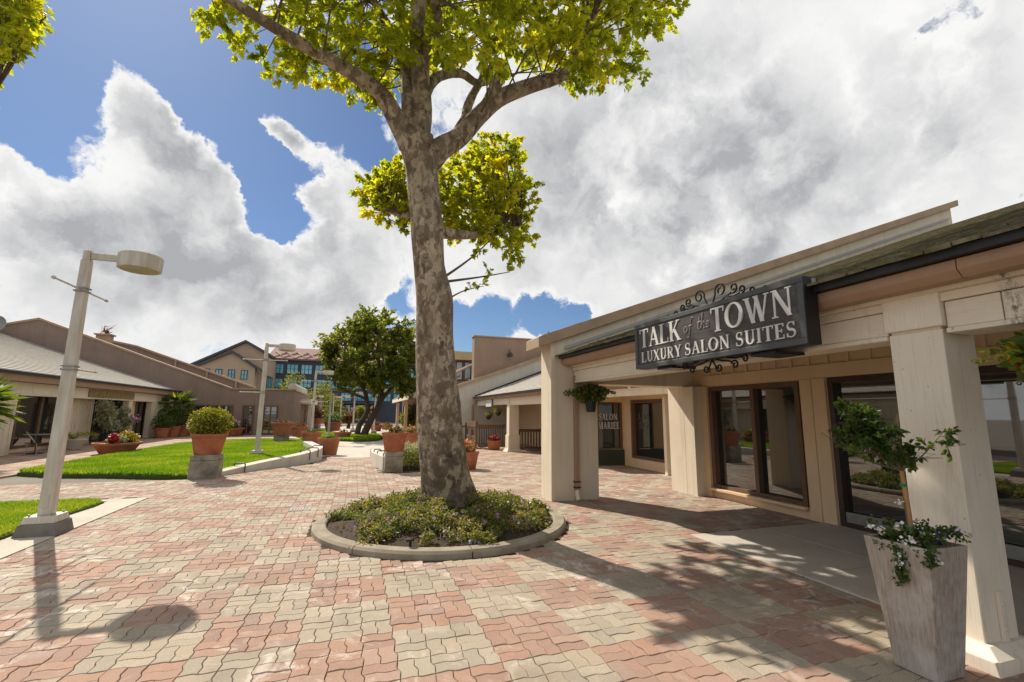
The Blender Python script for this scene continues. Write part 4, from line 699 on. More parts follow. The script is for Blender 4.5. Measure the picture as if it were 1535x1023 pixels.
LEFT_CLUMPS=[[-5.61,8.24,7.05,0.34],[-7.21,9.43,7.37,0.35],[-7.13,10.62,7.85,0.22],[-5.75,7.66,7.83,0.16],[-4.77,7.62,7.09,0.29],[-6.26,8.86,7.37,0.27],[-7.57,10.77,7.63,0.25],[-6.16,7.46,6.43,0.27],[-5.21,6.91,6.68,0.35],[-7.13,9.88,8.34,0.32],[-7.34,8.96,8.06,0.17],[-7.19,9.57,8.88,0.27],[-6.7,8.22,5.77,0.29],[-5.69,7.13,6.52,0.35],[-7.07,8.29,8.55,0.32],[-5.64,7.75,7.41,0.15],[-6.91,9.28,8.59,0.34],[-6.62,9.55,7.28,0.16],[-5.16,7.99,7.36,0.29],[-5.15,7.46,5.74,0.34],[-7.12,10.57,7.43,0.24],[-7.06,10.66,8.63,0.25],[-6.98,10.05,9.31,0.16],[-5.92,8.62,7.31,0.25],[-4.95,6.5,5.25,0.26],[-6.3,8.95,6.78,0.35],[-7.52,8.71,8.7,0.31],[-7.32,10.21,9.15,0.33],[-5.88,8.5,8.25,0.15],[-5.01,6.58,6.16,0.22],[-5.81,7.7,6.62,0.21],[-5.97,9.08,7.55,0.27],[-6.99,9.12,6.73,0.31],[-6.09,7.89,6.08,0.18],[-7.1,8.69,7.34,0.28],[-7.17,9.83,7.74,0.32],[-7.94,10.49,7.32,0.16],[-4.73,7.16,6.13,0.15],[-6.98,8.78,6.03,0.27],[-7.53,10.24,7.32,0.29],[-4.53,6.76,6.92,0.14],[-4.33,6.82,6.53,0.15],[-4.87,7.71,7.04,0.16],[-4.7,7.56,7.22,0.25],[-4.15,6.36,6.3,0.21],[-5.09,8.15,7.7,0.18],[-5.32,8.12,8.13,0.14],[-4.7,7.2,7.51,0.23],[-4.75,7.47,6.68,0.18],[-4.19,6.53,6.04,0.24],[-5.43,8.44,8.19,0.26],[-4.79,7.06,7.24,0.18],[-5.35,8.16,7.25,0.2],[-4.59,6.97,6.61,0.18],[-5.11,7.67,7.56,0.14],[-4.48,6.95,7.06,0.17],[-4.39,6.84,6.74,0.18],[-4.15,6.35,6.85,0.18],[-5.13,7.8,6.58,0.14],[-5.52,9.04,8.18,0.19],[-5.27,7.99,7.61,0.13],[-4.59,7.44,6.9,0.17],[-5.59,9.36,8.24,0.14],[-4.87,7.67,7.54,0.2],[-4.3,6.45,6.49,0.22],[-4.95,7.99,7.09,0.26],[-5.02,7.82,7.82,0.16],[-4.53,7.13,7.29,0.14],[-4.96,7.44,7.43,0.23],[-4.44,6.52,6.93,0.13],[-5.55,8.8,7.88,0.23],[-4.09,6.41,5.86,0.2],[-4.81,7.24,7.14,0.26],[-5.12,7.71,6.8,0.16],[-3.95,6.4,6.03,0.19],[-5.39,8.65,8.28,0.18],[-4.35,6.85,6.3,0.25],[-5.49,8.1,8.25,0.19],[-4.72,7.08,6.79,0.17],[-5.22,8.44,8.06,0.14],[-5.51,8.47,7.69,0.16],[-4.1,6.57,6.38,0.25],[-5.59,8.36,8.51,0.21],[-4.77,7.77,7.36,0.19],[-4.93,7.54,7.21,0.15],[-4.55,6.93,6.13,0.15],[-4.51,7.22,6.75,0.19],[-4.12,6.82,6.55,0.14],[-5.49,8.28,7.6,0.19],[-5.42,8.57,7.86,0.23],[-4.58,7.23,6.29,0.13],[-5.08,8.28,7.36,0.23],[-5.07,7.7,7.28,0.24],[-5.27,7.89,7.21,0.18],[-4.72,7.64,6.84,0.24],[-3.97,6.46,6.5,0.15],[-4.23,6.77,6.89,0.13],[-4.99,8.06,7.53,0.14],[-5.5,8.37,7.93,0.23],[-5.07,7.41,7.64,0.22],[-4.4,7.07,6.57,0.23],[-5.37,8.58,7.46,0.15],[-5.56,8.78,8.37,0.12],[-5.07,7.82,7.1,0.22],[-5.35,8.64,8.05,0.26],[-5.39,8.17,7.45,0.12],[-5.52,8.3,7.33,0.13],[-4.99,7.85,7.52,0.13],[-5.13,8.37,7.62,0.21],[-5.21,8.0,6.7,0.16],[-4.44,6.75,5.88,0.13],[-4.92,7.8,6.76,0.26],[-5.53,8.42,7.11,0.26],[-4.79,7.21,6.63,0.2],[-4.19,6.31,6.02,0.17]]
def smooth_path(P, rs, sub=4):
    P = [Vector(p) for p in P]; n = len(P); out = []; ro = []
    for i in range(n - 1):
        a, b, c, d = P[max(i-1, 0)], P[i], P[i+1], P[min(i+2, n-1)]
        for k in range(sub):
            t = k / sub; out.append(.5 * ((2*b) + (c - a)*t + (2*a - 5*b + 4*c - d)*t*t + (3*b - a - 3*c + d)*t**3)); ro.append(rs[i] + (rs[i+1] - rs[i]) * t)
    out.append(P[-1]); ro.append(rs[-1]); return out, ro
def bumpy(mb, amt, freq):
    vs = []
    for x, y, z in mb.v:
        s = math.sin(x*freq + 2*math.sin(z*freq*.6)) * math.cos(y*freq*1.1 + z*freq*.45) + .5 * math.sin(z*freq*1.7 + x*3 + y*5)
        vs.append((x + amt * s * .7, y + amt * s * .5, z))
    mb.v = vs; return mb
def closest_on_limbs(limbs, c, keys=None):
    best = None
    for k, (P, rs) in limbs.items():
        if keys and k not in keys: continue
        for i in range(len(P) - 1):
            a = Vector(P[i]); b = Vector(P[i+1]); ab = b - a; t = max(0, min(1, (Vector(c) - a).dot(ab) / ab.length_squared)); q = a + ab * t
            d = (q - Vector(c)).length
            if best is None or d < best[0]: best = (d, q)
    return best[1]
def crown(name, clumps, limbs, mat, parent, per, size, keys=None, shape='plane', twig='twig', lvmu=.5, trad=.016):
    P = []; D = []; LV = []; tw = MB()
    for x, y, z, r in clumps:
        c = Vector((x, y, z)); q = closest_on_limbs(limbs, c, keys); v = c - q
        mid = q + v * .5 + Vector((random.uniform(-.12, .12), random.uniform(-.12, .12), .1 * v.length))
        tw.tube([q, mid, c], [trad, trad * .7, trad * .35], 5, False)
        n = max(4, int(per * (r / .35) ** 1.6)); sub = max(3, int(r * 16))
        tips = []
        for _ in range(sub):
            d = Vector(RNG.normal(size=3)); d.normalize(); d = (d + v.normalized() * .5 if v.length > .01 else d); tip = c + Vector((d.x * r * 1.1, d.y * r * 1.1, d.z * r * .95)) * random.uniform(.65, 1.12)
            tw.tube([c, c.lerp(tip, .5) + Vector((0, 0, .03)), tip], [trad * .4, trad * .3, trad * .15], 3, False); tips.append(tip)
        lit = RNG.normal(lvmu, .13)
        for i in range(n):
            tip = tips[i % sub]; t = RNG.random() ** .6; b = c.lerp(tip, t) + Vector(RNG.normal(0, r * .10, 3)); P.append(b); D.append(tip - c + Vector((0, 0, -.35 * r))); LV.append(lit + RNG.normal(0, .17))
    D = np.array(D); D /= np.linalg.norm(D, axis=1, keepdims=True)
    cr = leaves(name, np.array(P), size, mat, parent, shape, .45, D, np.clip(LV, 0, 1), .3)
    tw.build('twigs', twig, cr, kind='stuff')
    return cr
def plane_tree():
    t = thing('plane_tree', 'large plane tree with mottled trunk rising from the round bed', 'tree', (1.58, 7.95, 0))
    P, rs = smooth_path([p[:3] for p in TRUNK], [p[3] * (1 - .09 * min(1, max(0, (p[2] - 1.5) / 2))) for p in TRUNK], 5)
    m = MB().tube(P, rs, 30)
    vs = []
    for x, y, z in m.v:   # root flare, swellings and scars
        a = math.atan2(y - 7.9, x - 1.5); fl = max(0, 1 - z / .75)
        s = 1 + .16 * fl * math.sin(a * 5 + 1) + .035 * math.sin(a * 3 + z * 1.6) + .022 * math.sin(a * 7 - z * 3.1)
        s += .20 * math.exp(-((z - 3.35) / .30) ** 2) * max(0, math.cos(a + .25)) ** 3 + .08 * math.exp(-((z - 4.55) / .25) ** 2) * max(0, math.cos(a - 3.0)) ** 2
        i = min(range(len(P)), key=lambda q: abs(P[q].z - z)); c = P[i]
        vs.append((c.x + (x - c.x) * s, c.y + (y - c.y) * s, z))
    m.v = vs; m.build('trunk', 'bark', t)
    for k, (lp, lr) in LIMBS.items():
        q, r = smooth_path(lp, lr, 4); bumpy(MB().tube(q, r, 14 if lr[0] > .05 else 6), .012 if lr[0] > .05 else 0, 4.5).build('limb', 'bark' if lr[0] > .05 else 'twig', t)
    top = {k: v for k, v in LIMBS.items() if not k.startswith(('LOW', 'TW', 'STUB'))}; low = {k: v for k, v in LIMBS.items() if k.startswith('LOW')}
    crown('crown', TOP_CLUMPS, top, 'leaf', t, 122, .103, lvmu=.55)
    crown('lower_crown', LOW_CLUMPS, low, 'leaf', t, 175, .092, lvmu=.6)  # reaches deep behind the trunk; hidden clumps added to thicken its ground shadow
    for key, q in (('TW1', [1.9,7.6,4.45,.17]), ('TW1', [2.15,7.7,4.75,.16]), ('TW2', [2.1,7.58,4.1,.15]), ('TW2', [2.45,7.6,4.2,.15]), ('TW3', [1.75,7.5,3.8,.1]), ('TW3', [1.95,7.5,3.88,.1])):
        tag(crown('sprout', [q], {key: LIMBS[key]}, 'leaf', t, 110, .08, trad=.006), kind='stuff')
plane_tree()
def side_tree():
    t = thing('overhanging_tree', 'leafy tree whose branches reach in at the upper left', 'tree', (-8.6, 9.6, 0))
    limbs = {'t': ([[-8.6,9.6,0],[-8.5,9.5,2.5],[-8.3,9.4,4.5],[-8.0,9.2,6.0]], [.26,.2,.18,.15]), 'a': ([[-8.0,9.2,5.6],[-6.8,8.8,6.5],[-5.6,8.3,6.9],[-4.9,8.0,7.1]], [.12,.08,.045,.015]), 'b': ([[-8.2,9.3,5.0],[-6.9,8.6,5.7],[-5.6,8.0,5.9],[-4.9,7.6,5.9]], [.1,.06,.035,.012]), 'c': ([[-8.0,9.2,6.0],[-7.6,8.6,7.6],[-7.0,8.0,8.8]], [.13,.09,.03])}
    for k, (lp, lr) in limbs.items():
        q, r = smooth_path(lp, lr, 4); bumpy(MB().tube(q, r, 12), .01, 4).build('trunk' if k == 't' else 'limb', 'bark', t)
    crown('crown', LEFT_CLUMPS, {k: v for k, v in limbs.items() if k != 't'}, 'leaf', t, 105, .085, lvmu=.55)
side_tree()
def far_tree():
    t = thing('leaning_tree', 'dense dark green tree with leaning twin trunk on the distant island', 'tree', (.55, 32.6, 0))
    limbs = {'a': ([[.6,32.6,.05],[.95,32.6,1.0],[1.5,32.7,2.2],[1.6,32.7,3.6],[1.3,32.8,5.4],[1.2,32.8,7.0]], [.27,.21,.18,.15,.1,.04]), 'b': ([[.2,32.7,.05],[.35,32.8,.9],[.8,32.9,1.8],[.5,33,3.2],[-.3,33,4.6],[-.9,33,5.8]], [.2,.17,.15,.12,.08,.03]), 'c': ([[1.5,32.7,2.3],[2.2,32.5,3.3],[3.0,32.3,4.3],[3.4,32.2,5.4]], [.16,.12,.08,.03]), 'd': ([[.6,32.9,2.6],[-.5,32.6,3.0],[-1.4,32.4,3.4]], [.1,.07,.03]), 'e': ([[1.5,32.7,3.2],[1.6,31.8,4.2],[1.5,31.0,5.2]], [.12,.08,.03])}
    for k, (lp, lr) in limbs.items():
        q, r = smooth_path(lp, lr, 4); bumpy(MB().tube(q, r, 12), .02, 3).build('trunk' if k in 'ab' else 'limb', 'bark2', t)
    cl = []
    while len(cl) < 160:
        x, y, z = random.uniform(-2.7, 4.5), random.uniform(29.6, 35.6), random.uniform(1.9, 8.6)
        e = ((x - 1.1) / 3.2)**2 + ((y - 32.6) / 2.8)**2 + ((z - 5.3) / 3.0)**2
        if z < 3.4 and -.2 < x < 2.4: continue
        if .35 < e < 1.0 * random.uniform(.8, 1.12): cl.append([x, y, z, random.uniform(.35, .75)])
    crown('crown', cl, limbs, 'leaf_far', t, 62, .23, shape='oval', twig='bark2', lvmu=.42, trad=.03)
far_tree()
# ------------------------------------------------------------------ near salon building (right)
def shingle_template(w, l, t=.014):
    m = MB(); m.add([(0,0,0),(l,0,0),(l,w,0),(0,w,0),(0,0,t),(l,0,t*.4),(l,w,t*.4),(0,w,t)], [(0,3,2,1),(4,5,6,7),(0,1,5,4),(2,3,7,6),(0,4,7,3),(1,2,6,5)]); return m
def near_building():
    b = thing('salon_building', 'cream arcaded salon building with mossy shake roof beside the brick plaza', 'building', (7.2, 5.0, 0))
    SL = .37
    fin = MB().prism([(3.71,-.05),(4.75,-.05),(4.75,2.30),(6.90,2.30),(6.90,-.05),(17.4,-.05),(17.4,8.19),(3.71,3.13)], 'y', 8.55, 9.08).build('wing_wall', 'cream', b, bevel=.008)
    MB().prism([(3.40,2.99),(3.40,3.20),(3.52,3.26),(17.62,8.47),(17.62,8.27)], 'y', 8.44, 9.17).build('parapet_cap', 'cap', fin, bevel=.01)
    MB().prism([(4.02,2.99),(4.02,3.06),(17.2,7.84),(17.2,7.77)], 'y', 8.515, 8.552).build('flashing', 'metal_roof', fin)
    MB().prism([(4.3,3.28),(4.3,3.315),(17.2,8.08),(17.2,8.05)], 'y', 8.535, 8.553).build('trim_batten', 'cream', fin)
    ds = MB(); ds.box(4.19, 4.28, 8.465, 8.548, .17, 2.45); ds.build('downspout', 'fascia', b, bevel=.008)
    MB().tube([(4.235, 8.50, .20), (4.235, 8.48, .10), (4.235, 8.42, .015)], .05, 10).build('downspout_shoe', 'beam', b)
    for z in (.24, .345): MB().box(4.175, 4.295, 8.455, 8.549, z, z + .026).build('strap', 'darksteel', b)
    # roof deck and shakes
    ez, ex = 2.84, 3.90
    MB().prism([(ex, ez-.03), (ex, ez), (17.3, ez + SL*.96*(17.3-ex)), (17.3, ez + SL*.96*(17.3-ex) - .12), (4.5, ez + .1)], 'y', -4.0, 8.54).build('roof_deck', 'shake', b)
    roof = b.children[-1]; th = math.atan(SL * .96); ux, uz = math.cos(th), math.sin(th)
    me = None; w = .205; rows = 80; expo = .17; near = []; rest = []
    for r in range(rows):
        y = -3.95 + random.uniform(0, .1)
        while y < 8.50:
            ww = random.uniform(.13, .26); ww = min(ww, 8.535 - y)
            d = r * expo - .075; near.append((r, y, ww, d + random.uniform(-.02, .02))); y += ww + .006
    vis = [q for q in near if q[1] > 1.2]; vis.sort(key=lambda q: (q[0], q[1])); chosen = set(map(id, vis[:290]))
    protos = [shingle_template(1, .34, t).build('shingle', 'shake').data for t in (.022, .03, .038)]
    for o in [o for o in list(COL.objects) if o.name.startswith('shingle') and o.parent is None]: bpy.data.objects.remove(o)
    off = root_loc(b); F = MB()
    for q in near:
        r, y, ww, d = q; x = ex - .03 + ux * d; z = ez + .012 + uz * d + random.uniform(0, .008); tilt = th + random.uniform(-.045, .015)
        if id(q) in chosen:
            o = mesh_obj('shingle', random.choice(protos), roof, (x - off[0], y - off[1], z - off[2])); o.rotation_euler = (0, -tilt, 0); o.scale = (1, ww, 1)
        else:
            c, s = math.cos(tilt), math.sin(tilt); t = .026; l = .34
            F.add([(x + a*c - h*s, y + e, z + a*s + h*c) for a, e, h in ((0,0,0),(l,0,0),(l,ww,0),(0,ww,0),(0,0,t),(l,0,t*.4),(l,ww,t*.4),(0,ww,t))], [(0,3,2,1),(4,5,6,7),(0,1,5,4),(2,3,7,6),(0,4,7,3),(1,2,6,5)])
    F.build('shingle_field', 'shake', roof, kind='stuff')
    MB().prism([(3.86,2.782),(3.855,2.842),(3.865,2.842),(3.875,2.79),(3.94,2.79),(3.94,2.825),(3.955,2.825),(3.955,2.782)], 'y', -4, 8.50).build('gutter', 'gutter', b)
    for y0, y1 in ((1.95, 8.53), (-4.0, 1.944)):
        MB().prism([(3.985,2.645),(3.93,2.70),(3.93,2.775),(4.12,2.775),(4.12,2.645)], 'y', y0, y1).build('fascia_board', 'fascia', b, bevel=.004)
    box('soffit', 'beam', b, 4.122, 4.30, -4, 8.53, 2.62, 2.66)
    box('frieze_board', 'beam', b, 4.185, 4.30, -4, 8.53, 2.55, 2.618)
    for y0, y1 in ((4.902, 8.53), (2.602, 4.898), (-4.0, 1.86)):
        box('beam', 'beam', b, 4.21, 4.50, y0, y1, 2.345, 2.545, bevel=.006)
    for y0, y1 in ((2.602, 8.53), (-4.0, 2.19)): box('beam_trim', 'beam', b, 4.19, 4.52, y0, y1, 2.305, 2.342, bevel=.005)
    box('beam', 'beam', b, 4.21, 4.50, 1.866, 2.19, 2.345, 2.545, bevel=.006)
    p = box('pillar', 'post', b, 4.20, 4.58, 2.22, 2.592, .13, 2.343, bevel=.008)
    box('pillar_cap', 'post', p, 4.165, 4.60, 2.198, 2.60, 2.365, 2.655, bevel=.008)
    box('pillar_neck', 'post', p, 4.215, 4.565, 2.235, 2.58, 2.343, 2.365, bevel=.0)
    MB().box(4.08, 4.70, 2.10, 2.71, -.02, .085).frustum((4.39, 2.405), (.31, .305), (.225, .22), .085, .14).build('plinth', 'post', p, bevel=.006)
    st = MB().box(4.37, 4.43, 2.196, 2.219, .12, .46).build('steel_strap', 'post', p, bevel=.004)
    for z in (.22, .38): MB().tube([(4.40, 2.198, z), (4.40, 2.184, z)], .013, 6).build('bolt', 'post', st)
    # wall behind the arcade
    w = MB()
    for y0, y1, z0, z1 in ((8.10, 8.549, 0, 3.85), (5.93, 8.10, -.02, .19), (5.93, 8.10, 2.28, 3.85), (5.43, 5.93, -.02, 3.85), (3.0, 5.43, 2.30, 3.85), (2.75, 3.0, -.02, 3.85), (-2.0, 2.75, 2.26, 3.85), (-2.0, 2.75, -.02, .12)):
        w.box(7.2, 7.42, y0 + .0005, y1 - .0005, z0, z1)
    wall = w.build('wall', 'tan_wall', b)
    box('header_board', 'tan_wall', wall, 7.165, 7.199, -1.9, 8.24, 2.30, 2.52, bevel=.004)
    y = 8.05
    while y > 1.5: box('batten', 'tan_wall', wall, 7.168, 7.199, y - .05, y, 2.523, 3.0, bevel=.003); y -= .33
    for y0, y1 in ((5.69, 5.90), (5.45, 5.68)): box('board', 'tan_wall', wall, 7.16, 7.199, y0, y1, .0, 2.296, bevel=.004)
    box('corner_post', 'cream', b, 6.90, 7.198, 8.24, 8.548, -.02, 2.296, bevel=.006)
    box('corner_post_trim', 'tan_wall', b, 7.13, 7.196, 8.10, 8.238, 0, 2.296, bevel=.004)
    wn = window(b, 'x', 7.2, 5.945, 8.085, .20, 2.275, -1, (6.95,), .085, 'frame_lt', .14)
    box('sill', 'tan_wall', wn, 7.08, 7.178, 5.93, 8.095, .15, .198, bevel=.005)
    dr = window(b, 'x', 7.2, 3.01, 5.42, .02, 2.29, -1, (4.25,), .085, 'frame', .12, name='glass_door')
    box('kick_rail', 'steel', dr, 7.185, 7.235, 4.31, 5.325, .09, .24, bevel=.004)
    box('kick_rail', 'steel', dr, 7.185, 7.235, 3.10, 4.20, .09, .24, bevel=.004)
    MB().tube([(7.17, 4.40, .95), (7.13, 4.40, .95), (7.13, 4.40, 1.25), (7.17, 4.40, 1.25)], .012, 8).build('door_handle', 'steel', dr)
    window(b, 'x', 7.2, -1.9, 2.74, .13, 2.25, -1, (1.3, -.3), .08, 'frame', .12)
    # salon annex behind the wing wall
    a = thing('salon_annex', 'shaded salon shopfront seen through the opening of the wing wall', 'building', (8.7, 11.5, 0))
    w = MB()
    for y0, y1, z0, z1 in ((9.085, 9.6, -.02, 3.85), (9.6, 11.1, -.02, .26), (9.6, 11.1, 2.18, 3.85), (11.1, 11.52, -.02, 3.85), (11.52, 13.42, -.02, .28), (11.52, 13.42, 2.16, 3.85), (13.42, 13.9, -.02, 3.85)): w.box(8.7, 8.9, y0, y1 - .0005, z0, min(z1, 3.0))
    w.build('wall', 'tan_wall', a)
    w = MB(); w.box(7.0, 7.7, 13.9, 14.1, -.02, 2.5); w.box(7.7, 8.66, 13.9, 14.1, 2.10, 2.5); w.box(8.66, 8.9, 13.902, 14.1, -.02, 2.5); w.box(7.7, 8.66, 13.9, 14.1, -.02, .50).build('end_wall', 'tan_wall', a)
    box('green_panel', 'greenpanel', a, 7.3, 8.698, 13.86, 13.899, 0, .52)
    window(a, 'x', 8.7, 11.53, 13.41, .29, 2.15, -1, (), .10, 'frame_lt', .14)
    window(a, 'x', 8.7, 9.61, 11.09, .27, 2.17, -1, (), .10, 'frame_lt', .14)
    sw = window(a, 'y', 13.9, 7.71, 8.65, .53, 2.09, -1, (), .05, 'frame_lt', .10)
    box('post', 'beam', a, 8.38, 8.50, 11.18, 11.30, -.02, 2.2)
    box('beam', 'beam', a, 7.55, 7.75, 9.085, 13.9, 2.22, 2.44); box('soffit', 'tan_wall', a, 7.752, 8.9, 9.085, 13.898, 2.40, 2.44)
    MB().prism([(7.2,2.60),(7.2,2.66),(14,5.1),(14,5.04)], 'y', 9.085, 13.85).build('roof', 'tile', a)
    return b, a, sw
near_b, annex, salon_win = near_building()

# ------------------------------------------------------------------ lettering: small serif alphabet built from polygons
def glyph(ch):
    T, t, S = .17, .065, .045; out = []
    R4 = lambda x0, x1, y0, y1: out.append([(x0, y0), (x1, y0), (x1, y1), (x0, y1)])
    def serif(x, y, w): R4(x - w/2, x + w/2, y, y + S) if y < .5 else R4(x - w/2, x + w/2, y - S, y)
    def stem(x, w=T, y0=0, y1=1, sb=True, stp=True):
        R4(x - w/2, x + w/2, y0, y1)
        if sb: serif(x, 0, w + .17)
        if stp: serif(x, 1, w + .17)
    def diag(x0, y0, x1, y1, w): out.append([(x0 - w/2, y0), (x0 + w/2, y0), (x1 + w/2, y1), (x1 - w/2, y1)])
    def sweep(pts, ws):
        P = np.array(pts, float); d = np.gradient(P, axis=0); d /= np.linalg.norm(d, axis=1, keepdims=True); n = np.stack([-d[:, 1], d[:, 0]], 1)
        A = P + n * np.array(ws)[:, None] / 2; B = P - n * np.array(ws)[:, None] / 2
        for i in range(len(P) - 1): out.append([tuple(B[i]), tuple(B[i+1]), tuple(A[i+1]), tuple(A[i])])
    def arc(cx, cy, rx, ry, a0, a1, n=20, wide=T, thin=t):
        th = np.radians(np.linspace(a0, a1, n)); sweep([(cx + rx*math.cos(a), cy + ry*math.sin(a)) for a in th], [thin + (wide - thin) * abs(math.cos(a)) ** 1.5 for a in th])
    W = .7
    if ch == 'T': stem(.36, stp=False); R4(0, .72, 1 - t, 1); diag(.03, .78, .03, 1 - t, .05); diag(.69, .78, .69, 1 - t, .05); W = .72
    elif ch == 'A': diag(.12, 0, .41, 1, .075); diag(.70, 0, .41, 1, T); R4(.22, .56, .30, .30 + t); serif(.12, 0, .24); serif(.70, 0, .3); W = .84
    elif ch == 'L': stem(.16); R4(.2, .64, 0, t); diag(.62, t, .63, .26, .05); W = .68
    elif ch == 'K': stem(.16); diag(.27, .42, .64, 1, .075); diag(.70, 0, .37, .58, T); serif(.64, 1, .24); serif(.70, 0, .28); W = .82
    elif ch == 'O': arc(.44, .5, .36, .475, 0, 360, 40); W = .88
    elif ch == 'W':
        diag(.40, 0, .13, 1, T); diag(.40, 0, .58, .96, .07); diag(.80, 0, .56, 1, T); diag(.80, 0, 1.03, 1, .07); serif(.13, 1, .3); serif(1.03, 1, .22); serif(.56, 1, .24); W = 1.14
    elif ch == 'N': stem(.14, .075); stem(.72, .075, sb=False); diag(.72, 0, .16, 1, T); W = .86
    elif ch == 'U':
        R4(.10, .27, .32, 1); R4(.62, .69, .32, 1); serif(.185, 1, .34); serif(.655, 1, .24); arc(.42, .32, .235, .285, 180, 360, 18, .15, .07); W = .80
    elif ch == 'X': diag(.68, 0, .14, 1, T); diag(.10, 0, .66, 1, .07); serif(.14, 1, .28); serif(.66, 1, .22); serif(.68, 0, .28); serif(.10, 0, .22); W = .80
    elif ch == 'R': stem(.16); arc(.32, .735, .25, .235, -90, 90, 16, .16, t); R4(.2, .34, 1 - t, 1 - .002); R4(.2, .36, .468, .468 + t); diag(.68, 0, .40, .50, .15); serif(.69, 0, .24); W = .78
    elif ch == 'Y': R4(.30, .47, 0, .46); serif(.385, 0, .34); diag(.385, .42, .12, 1, T); diag(.385, .44, .66, 1, .07); serif(.12, 1, .28); serif(.66, 1, .22); W = .76
    elif ch == 'S':
        th = np.linspace(0, 1, 30); pts = []
        for u in th:
            if u < .5: a = R(40 + u * 2 * 230); pts.append((.30 + .21*math.cos(a), .735 + .235*math.sin(a)))
            else: a = R(90 - (u - .5) * 2 * 230); pts.append((.30 + .235*math.cos(a), .255 + .245*math.sin(a)))
        sweep(pts, [.06 + .11 * math.exp(-((u - .5) / .17) ** 2) for u in th]); diag(.50, .74, .50, .98, .045); diag(.07, .02, .07, .28, .045); W = .60
    elif ch == 'I': stem(.17); W = .36
    elif ch == 'E': stem(.16); R4(.2, .62, 0, t); R4(.2, .60, 1 - t, 1 - .001); R4(.2, .48, .49, .49 + t); diag(.60, t, .61, .25, .05); diag(.58, .78, .58, 1 - t, .05); diag(.47, .40, .47, .64, .04); W = .68
    elif ch == 'M': stem(.13, .07); stem(.88, T); diag(.48, 0, .16, 1, T); diag(.48, 0, .86, 1, .07); W = 1.04
    return out, W
def put_text(txt, origin, u, v, n, width, height, mat, parent, depth=.008, track=.10, name='letter'):
    """lay a word along u from origin, fitted to width; each letter its own mesh"""
    G2 = [glyph(c) if c != ' ' else ([], .4) for c in txt]; tot = sum(g[1] for g in G2) + track * (len(txt) - 1); sx = width / tot
    o = Vector(origin); u = Vector(u); v = Vector(v); n = Vector(n); x = 0
    for ch, (polys, w) in zip(txt, G2):
        if polys:
            m = MB()
            for k, p in enumerate(polys):
                e = depth + k * .00025; q = [o + u * ((x + a) * sx) + v * (b * height) for a, b in p]; c = len(q)
                ar = sum(p[i][0]*p[(i+1) % c][1] - p[(i+1) % c][0]*p[i][1] for i in range(c))
                if ar < 0: q = q[::-1]
                m.add([*q, *[z + n * e for z in q]], [tuple(range(c))[::-1], tuple(range(c, 2*c))] + [(i, (i+1) % c, c + (i+1) % c, c + i) for i in range(c)])
            m.build(name, mat, parent)
        x += w + track
def stroke_text(strokes, origin, u, v, n, s, w, mat, parent, name='letter'):
    o = Vector(origin); u = Vector(u); v = Vector(v); n = Vector(n)
    for st in strokes:
        P, r = smooth_path([(a, b, 0) for a, b in st], [w] * len(st), 5); m = MB()
        m.tube([o + u * (p.x * s) + v * (p.y * s) + n * .003 for p in P], w, 5); m.build(name, mat, parent)

